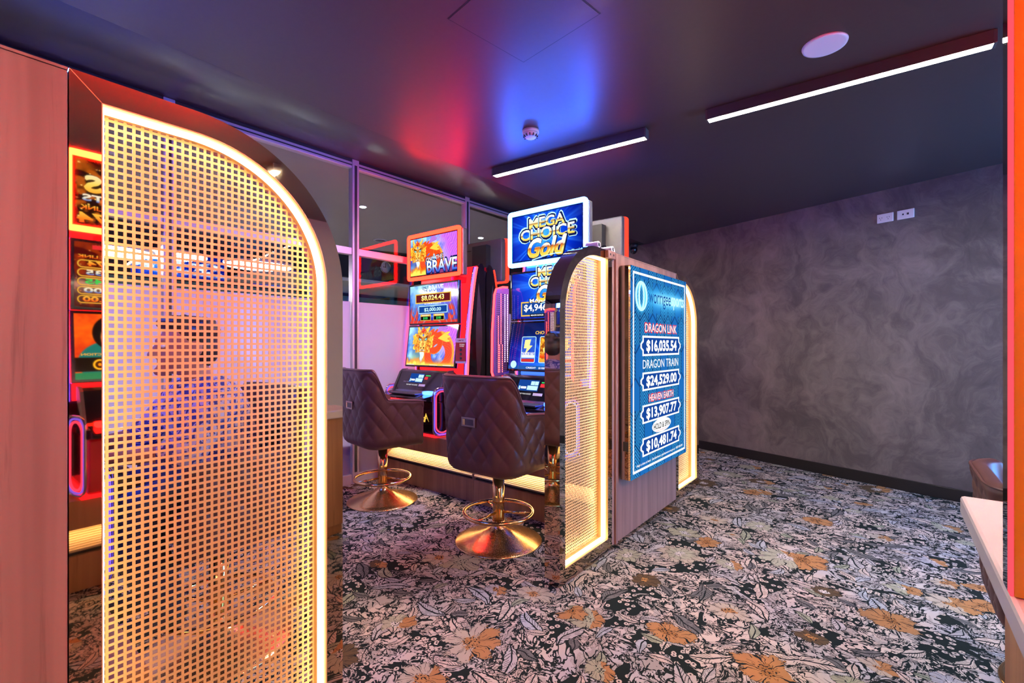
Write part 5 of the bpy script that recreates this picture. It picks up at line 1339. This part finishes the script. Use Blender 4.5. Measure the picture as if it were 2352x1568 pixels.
ring_pendant(-5.1, 0.95, 1.98, 0.30, 'glowing ring pendant beyond the glass, seen above the seated man')
ring_pendant(-5.3, 2.25, 2.05, 0.30, 'glowing ring pendant beyond the glass, nearer the curved arch edge')

ring_pendant(-6.0, 5.75, 2.30, 0.30, 'added ring pendant brightening the far part of the next room, by the pictures')  # this and the next pendant are added to brighten the next room
ring_pendant(-6.9, 1.9, 2.30, 0.35, 'added ring pendant brightening the far part of the next room, below the wide blue display')

# ------------------------------------------------------------------ the seated man
def capsule(m, p0, r0, p1, r1, n=14, rings=4):
    p0, p1 = Vector(p0), Vector(p1); t = (p1 - p0).normalized(); x = t.orthogonal().normalized(); y = t.cross(x)
    prof = [(-r0 * math.cos(PI / 2 * k / rings), r0 * math.sin(PI / 2 * k / rings), 0) for k in range(1, rings + 1)] + [(r1 * math.sin(PI / 2 * k / rings), r1 * math.cos(PI / 2 * k / rings), 1) for k in range(0, rings)]
    V = [tuple(p0 - t * r0)]; Fc = []
    for o, r, w in prof:
        c = (p1 if w else p0) + t * o
        V += [tuple(c + x * r * math.cos(2 * PI * k / n) + y * r * math.sin(2 * PI * k / n)) for k in range(n)]
    V.append(tuple(p1 + t * r1)); L_ = len(prof)
    for k in range(n):
        Fc.append((0, 1 + (k + 1) % n, 1 + k)); Fc.append((len(V) - 1, 1 + (L_ - 1) * n + k, 1 + (L_ - 1) * n + (k + 1) % n))
        for i in range(L_ - 1): Fc.append((1 + i * n + k, 1 + i * n + (k + 1) % n, 1 + (i + 1) * n + (k + 1) % n, 1 + (i + 1) * n + k))
    m.add(V, Fc)
def ellipsoid(m, c, r, n=18, rings=12):
    V = [(c[0], c[1], c[2] - r[2])]; Fc = []
    for i in range(1, rings):
        a = -PI / 2 + PI * i / rings
        V += [(c[0] + r[0] * math.cos(a) * math.cos(2 * PI * k / n), c[1] + r[1] * math.cos(a) * math.sin(2 * PI * k / n), c[2] + r[2] * math.sin(a)) for k in range(n)]
    V.append((c[0], c[1], c[2] + r[2]))
    for k in range(n):
        Fc.append((0, 1 + (k + 1) % n, 1 + k)); Fc.append((len(V) - 1, 1 + (rings - 2) * n + k, 1 + (rings - 2) * n + (k + 1) % n))
        for i in range(rings - 2): Fc.append((1 + i * n + k, 1 + i * n + (k + 1) % n, 1 + (i + 1) * n + (k + 1) % n, 1 + (i + 1) * n + k))
    m.add(V, Fc)
def fused(m, name, mat, parent, voxel, smooth=4):
    o = m.build(name + '_source', MAT[mat]); 
    r = o.modifiers.new('fuse', 'REMESH'); r.mode = 'VOXEL'; r.voxel_size = voxel; r.use_smooth_shade = True
    s = o.modifiers.new('soft', 'SMOOTH'); s.factor = 0.5; s.iterations = smooth
    dg = bpy.context.evaluated_depsgraph_get(); dg.update()
    me = bpy.data.meshes.new_from_object(o.evaluated_get(dg)); bpy.data.objects.remove(o)
    me.name = name; me.materials.clear()
    return link(name, me, MAT[mat], parent)

def seated_man():
    root = empty('person', (-2.13, 0.735, 0)); tag(root, 'dark-haired man in a blue and white patterned shirt seated at a machine', 'person')
    m = MB()
    capsule(m, (0, 0.07, 0.70), 0.135, (0, 0.03, 0.80), 0.130); capsule(m, (0, 0.03, 0.80), 0.130, (0, -0.03, 0.94), 0.135)
    for sx in (-1, 1):
        capsule(m, (sx * 0.05, -0.03, 0.95), 0.110, (sx * 0.16, -0.045, 1.00), 0.066)
        capsule(m, (sx * 0.185, -0.05, 0.995), 0.056, (sx * 0.245, -0.17, 0.83), 0.043)
        capsule(m, (sx * 0.245, -0.17, 0.83), 0.041, (sx * 0.150, -0.34, 0.835), 0.028)
        # hand: palm, four fingers of different length bent over the deck edge, thumb from the side of the palm
        capsule(m, (sx * 0.150, -0.34, 0.835), 0.026, (sx * 0.135, -0.395, 0.835), 0.022); capsule(m, (sx * 0.128, -0.36, 0.833), 0.020, (sx * 0.112, -0.40, 0.832), 0.017)
        for q, (dx, ln) in enumerate(((-0.030, 0.060), (-0.011, 0.070), (0.009, 0.066), (0.028, 0.050))):
            bx = 0.128 + dx
            capsule(m, (sx * bx, -0.405, 0.836), 0.0088, (sx * (bx - 0.004), -0.405 - ln * 0.55, 0.838), 0.0082, 8, 3)
            capsule(m, (sx * (bx - 0.004), -0.405 - ln * 0.55, 0.838), 0.0082, (sx * (bx - 0.006), -0.405 - ln, 0.825), 0.0070, 8, 3)
        capsule(m, (sx * 0.112, -0.365, 0.830), 0.011, (sx * 0.080, -0.400, 0.826), 0.0085, 8, 3); capsule(m, (sx * 0.080, -0.400, 0.826), 0.0085, (sx * 0.075, -0.425, 0.822), 0.0075, 8, 3)
        capsule(m, (sx * 0.09, 0.05, 0.675), 0.092, (sx * 0.135, -0.30, 0.625), 0.062); capsule(m, (sx * 0.135, -0.30, 0.625), 0.060, (sx * 0.115, -0.19, 0.26), 0.040)
        capsule(m, (sx * 0.115, -0.19, 0.235), 0.038, (sx * 0.12, -0.31, 0.215), 0.030)
    capsule(m, (0, -0.045, 1.02), 0.058, (0, -0.075, 1.11), 0.052)
    hc = Vector((0, -0.105, 1.195))
    ellipsoid(m, (hc.x, hc.y + 0.012, hc.z + 0.018), (0.074, 0.092, 0.090)); ellipsoid(m, (hc.x, hc.y - 0.020, hc.z - 0.035), (0.058, 0.068, 0.072))
    capsule(m, (0, hc.y - 0.082, hc.z - 0.092), 0.018, (0, hc.y - 0.070, hc.z - 0.088), 0.026)
    capsule(m, (0, hc.y - 0.085, hc.z + 0.008), 0.009, (0, hc.y - 0.108, hc.z - 0.030), 0.012); ellipsoid(m, (0, hc.y - 0.098, hc.z - 0.034), (0.017, 0.014, 0.010))
    capsule(m, (-0.035, hc.y - 0.075, hc.z + 0.022), 0.012, (0.035, hc.y - 0.075, hc.z + 0.022), 0.012)
    for dz, ry in ((-0.058, 0.011), (-0.069, 0.012)): capsule(m, (-0.016, hc.y - 0.080, hc.z + dz), 0.006, (0.016, hc.y - 0.080, hc.z + dz), 0.006, 10, 3)
    for sx in (-1, 1): ellipsoid(m, (sx * 0.076, hc.y + 0.018, hc.z - 0.008), (0.010, 0.020, 0.032))
    body = fused(m, 'body', 'skin', root, 0.0065, 3)
    for sx in (-1, 1):
        e = MB(); ellipsoid(e, (sx * 0.030, hc.y - 0.078, hc.z + 0.004), (0.011, 0.009, 0.008)); eo = e.build('eye', MAT['white_plastic'], root)
        e = MB(); ellipsoid(e, (sx * 0.030, hc.y - 0.0855, hc.z + 0.004), (0.005, 0.003, 0.005)); e.build('iris', MAT['black_matt'], eo)
    h = MB()
    ellipsoid(h, (0, hc.y + 0.030, hc.z + 0.040), (0.082, 0.092, 0.082)); ellipsoid(h, (0, hc.y + 0.058, hc.z - 0.005), (0.076, 0.062, 0.080)); ellipsoid(h, (0, hc.y - 0.030, hc.z + 0.088), (0.066, 0.062, 0.034))
    for q in range(26):
        a, b = random.uniform(0, 2 * PI), random.uniform(0.15, 1.2); d = Vector((math.cos(a) * math.cos(b) * 0.082, 0.030 + math.sin(a) * math.cos(b) * 0.088, 0.040 + math.sin(b) * 0.082))
        if d.y < -0.045 and d.z < 0.085: continue
        ellipsoid(h, tuple(hc + d), (0.018, 0.018, 0.014), 10, 6)
    fused(h, 'hair', 'hair', root, 0.008, 2)
    s = MB()
    capsule(s, (0, 0.075, 0.69), 0.152, (0, 0.03, 0.80), 0.148); capsule(s, (0, 0.03, 0.80), 0.148, (0, -0.03, 0.94), 0.150)
    capsule(s, (0, -0.040, 1.00), 0.085, (0, -0.055, 1.045), 0.064)
    for sx in (-1, 1):
        capsule(s, (sx * 0.05, -0.03, 0.95), 0.125, (sx * 0.16, -0.045, 1.00), 0.082); capsule(s, (sx * 0.185, -0.05, 0.995), 0.072, (sx * 0.245, -0.17, 0.83), 0.060)
        capsule(s, (sx * 0.245, -0.17, 0.83), 0.056, (sx * 0.222, -0.21, 0.832), 0.052)
    fused(s, 'shirt', 'shirt', root, 0.011, 3)
    tr = MB()
    capsule(tr, (0, 0.08, 0.68), 0.145, (0, 0.05, 0.70), 0.140)
    for sx in (-1, 1):
        capsule(tr, (sx * 0.09, 0.05, 0.678), 0.106, (sx * 0.135, -0.30, 0.628), 0.076); capsule(tr, (sx * 0.135, -0.30, 0.625), 0.075, (sx * 0.115, -0.19, 0.27), 0.056)
    fused(tr, 'trousers', 'denim', root, 0.011, 3)
    for sx in (-1, 1):
        sh = MB(); capsule(sh, (sx * 0.115, -0.175, 0.228), 0.046, (sx * 0.122, -0.33, 0.214), 0.036); fused(sh, 'shoe', 'black_matt', root, 0.009, 2)
seated_man()
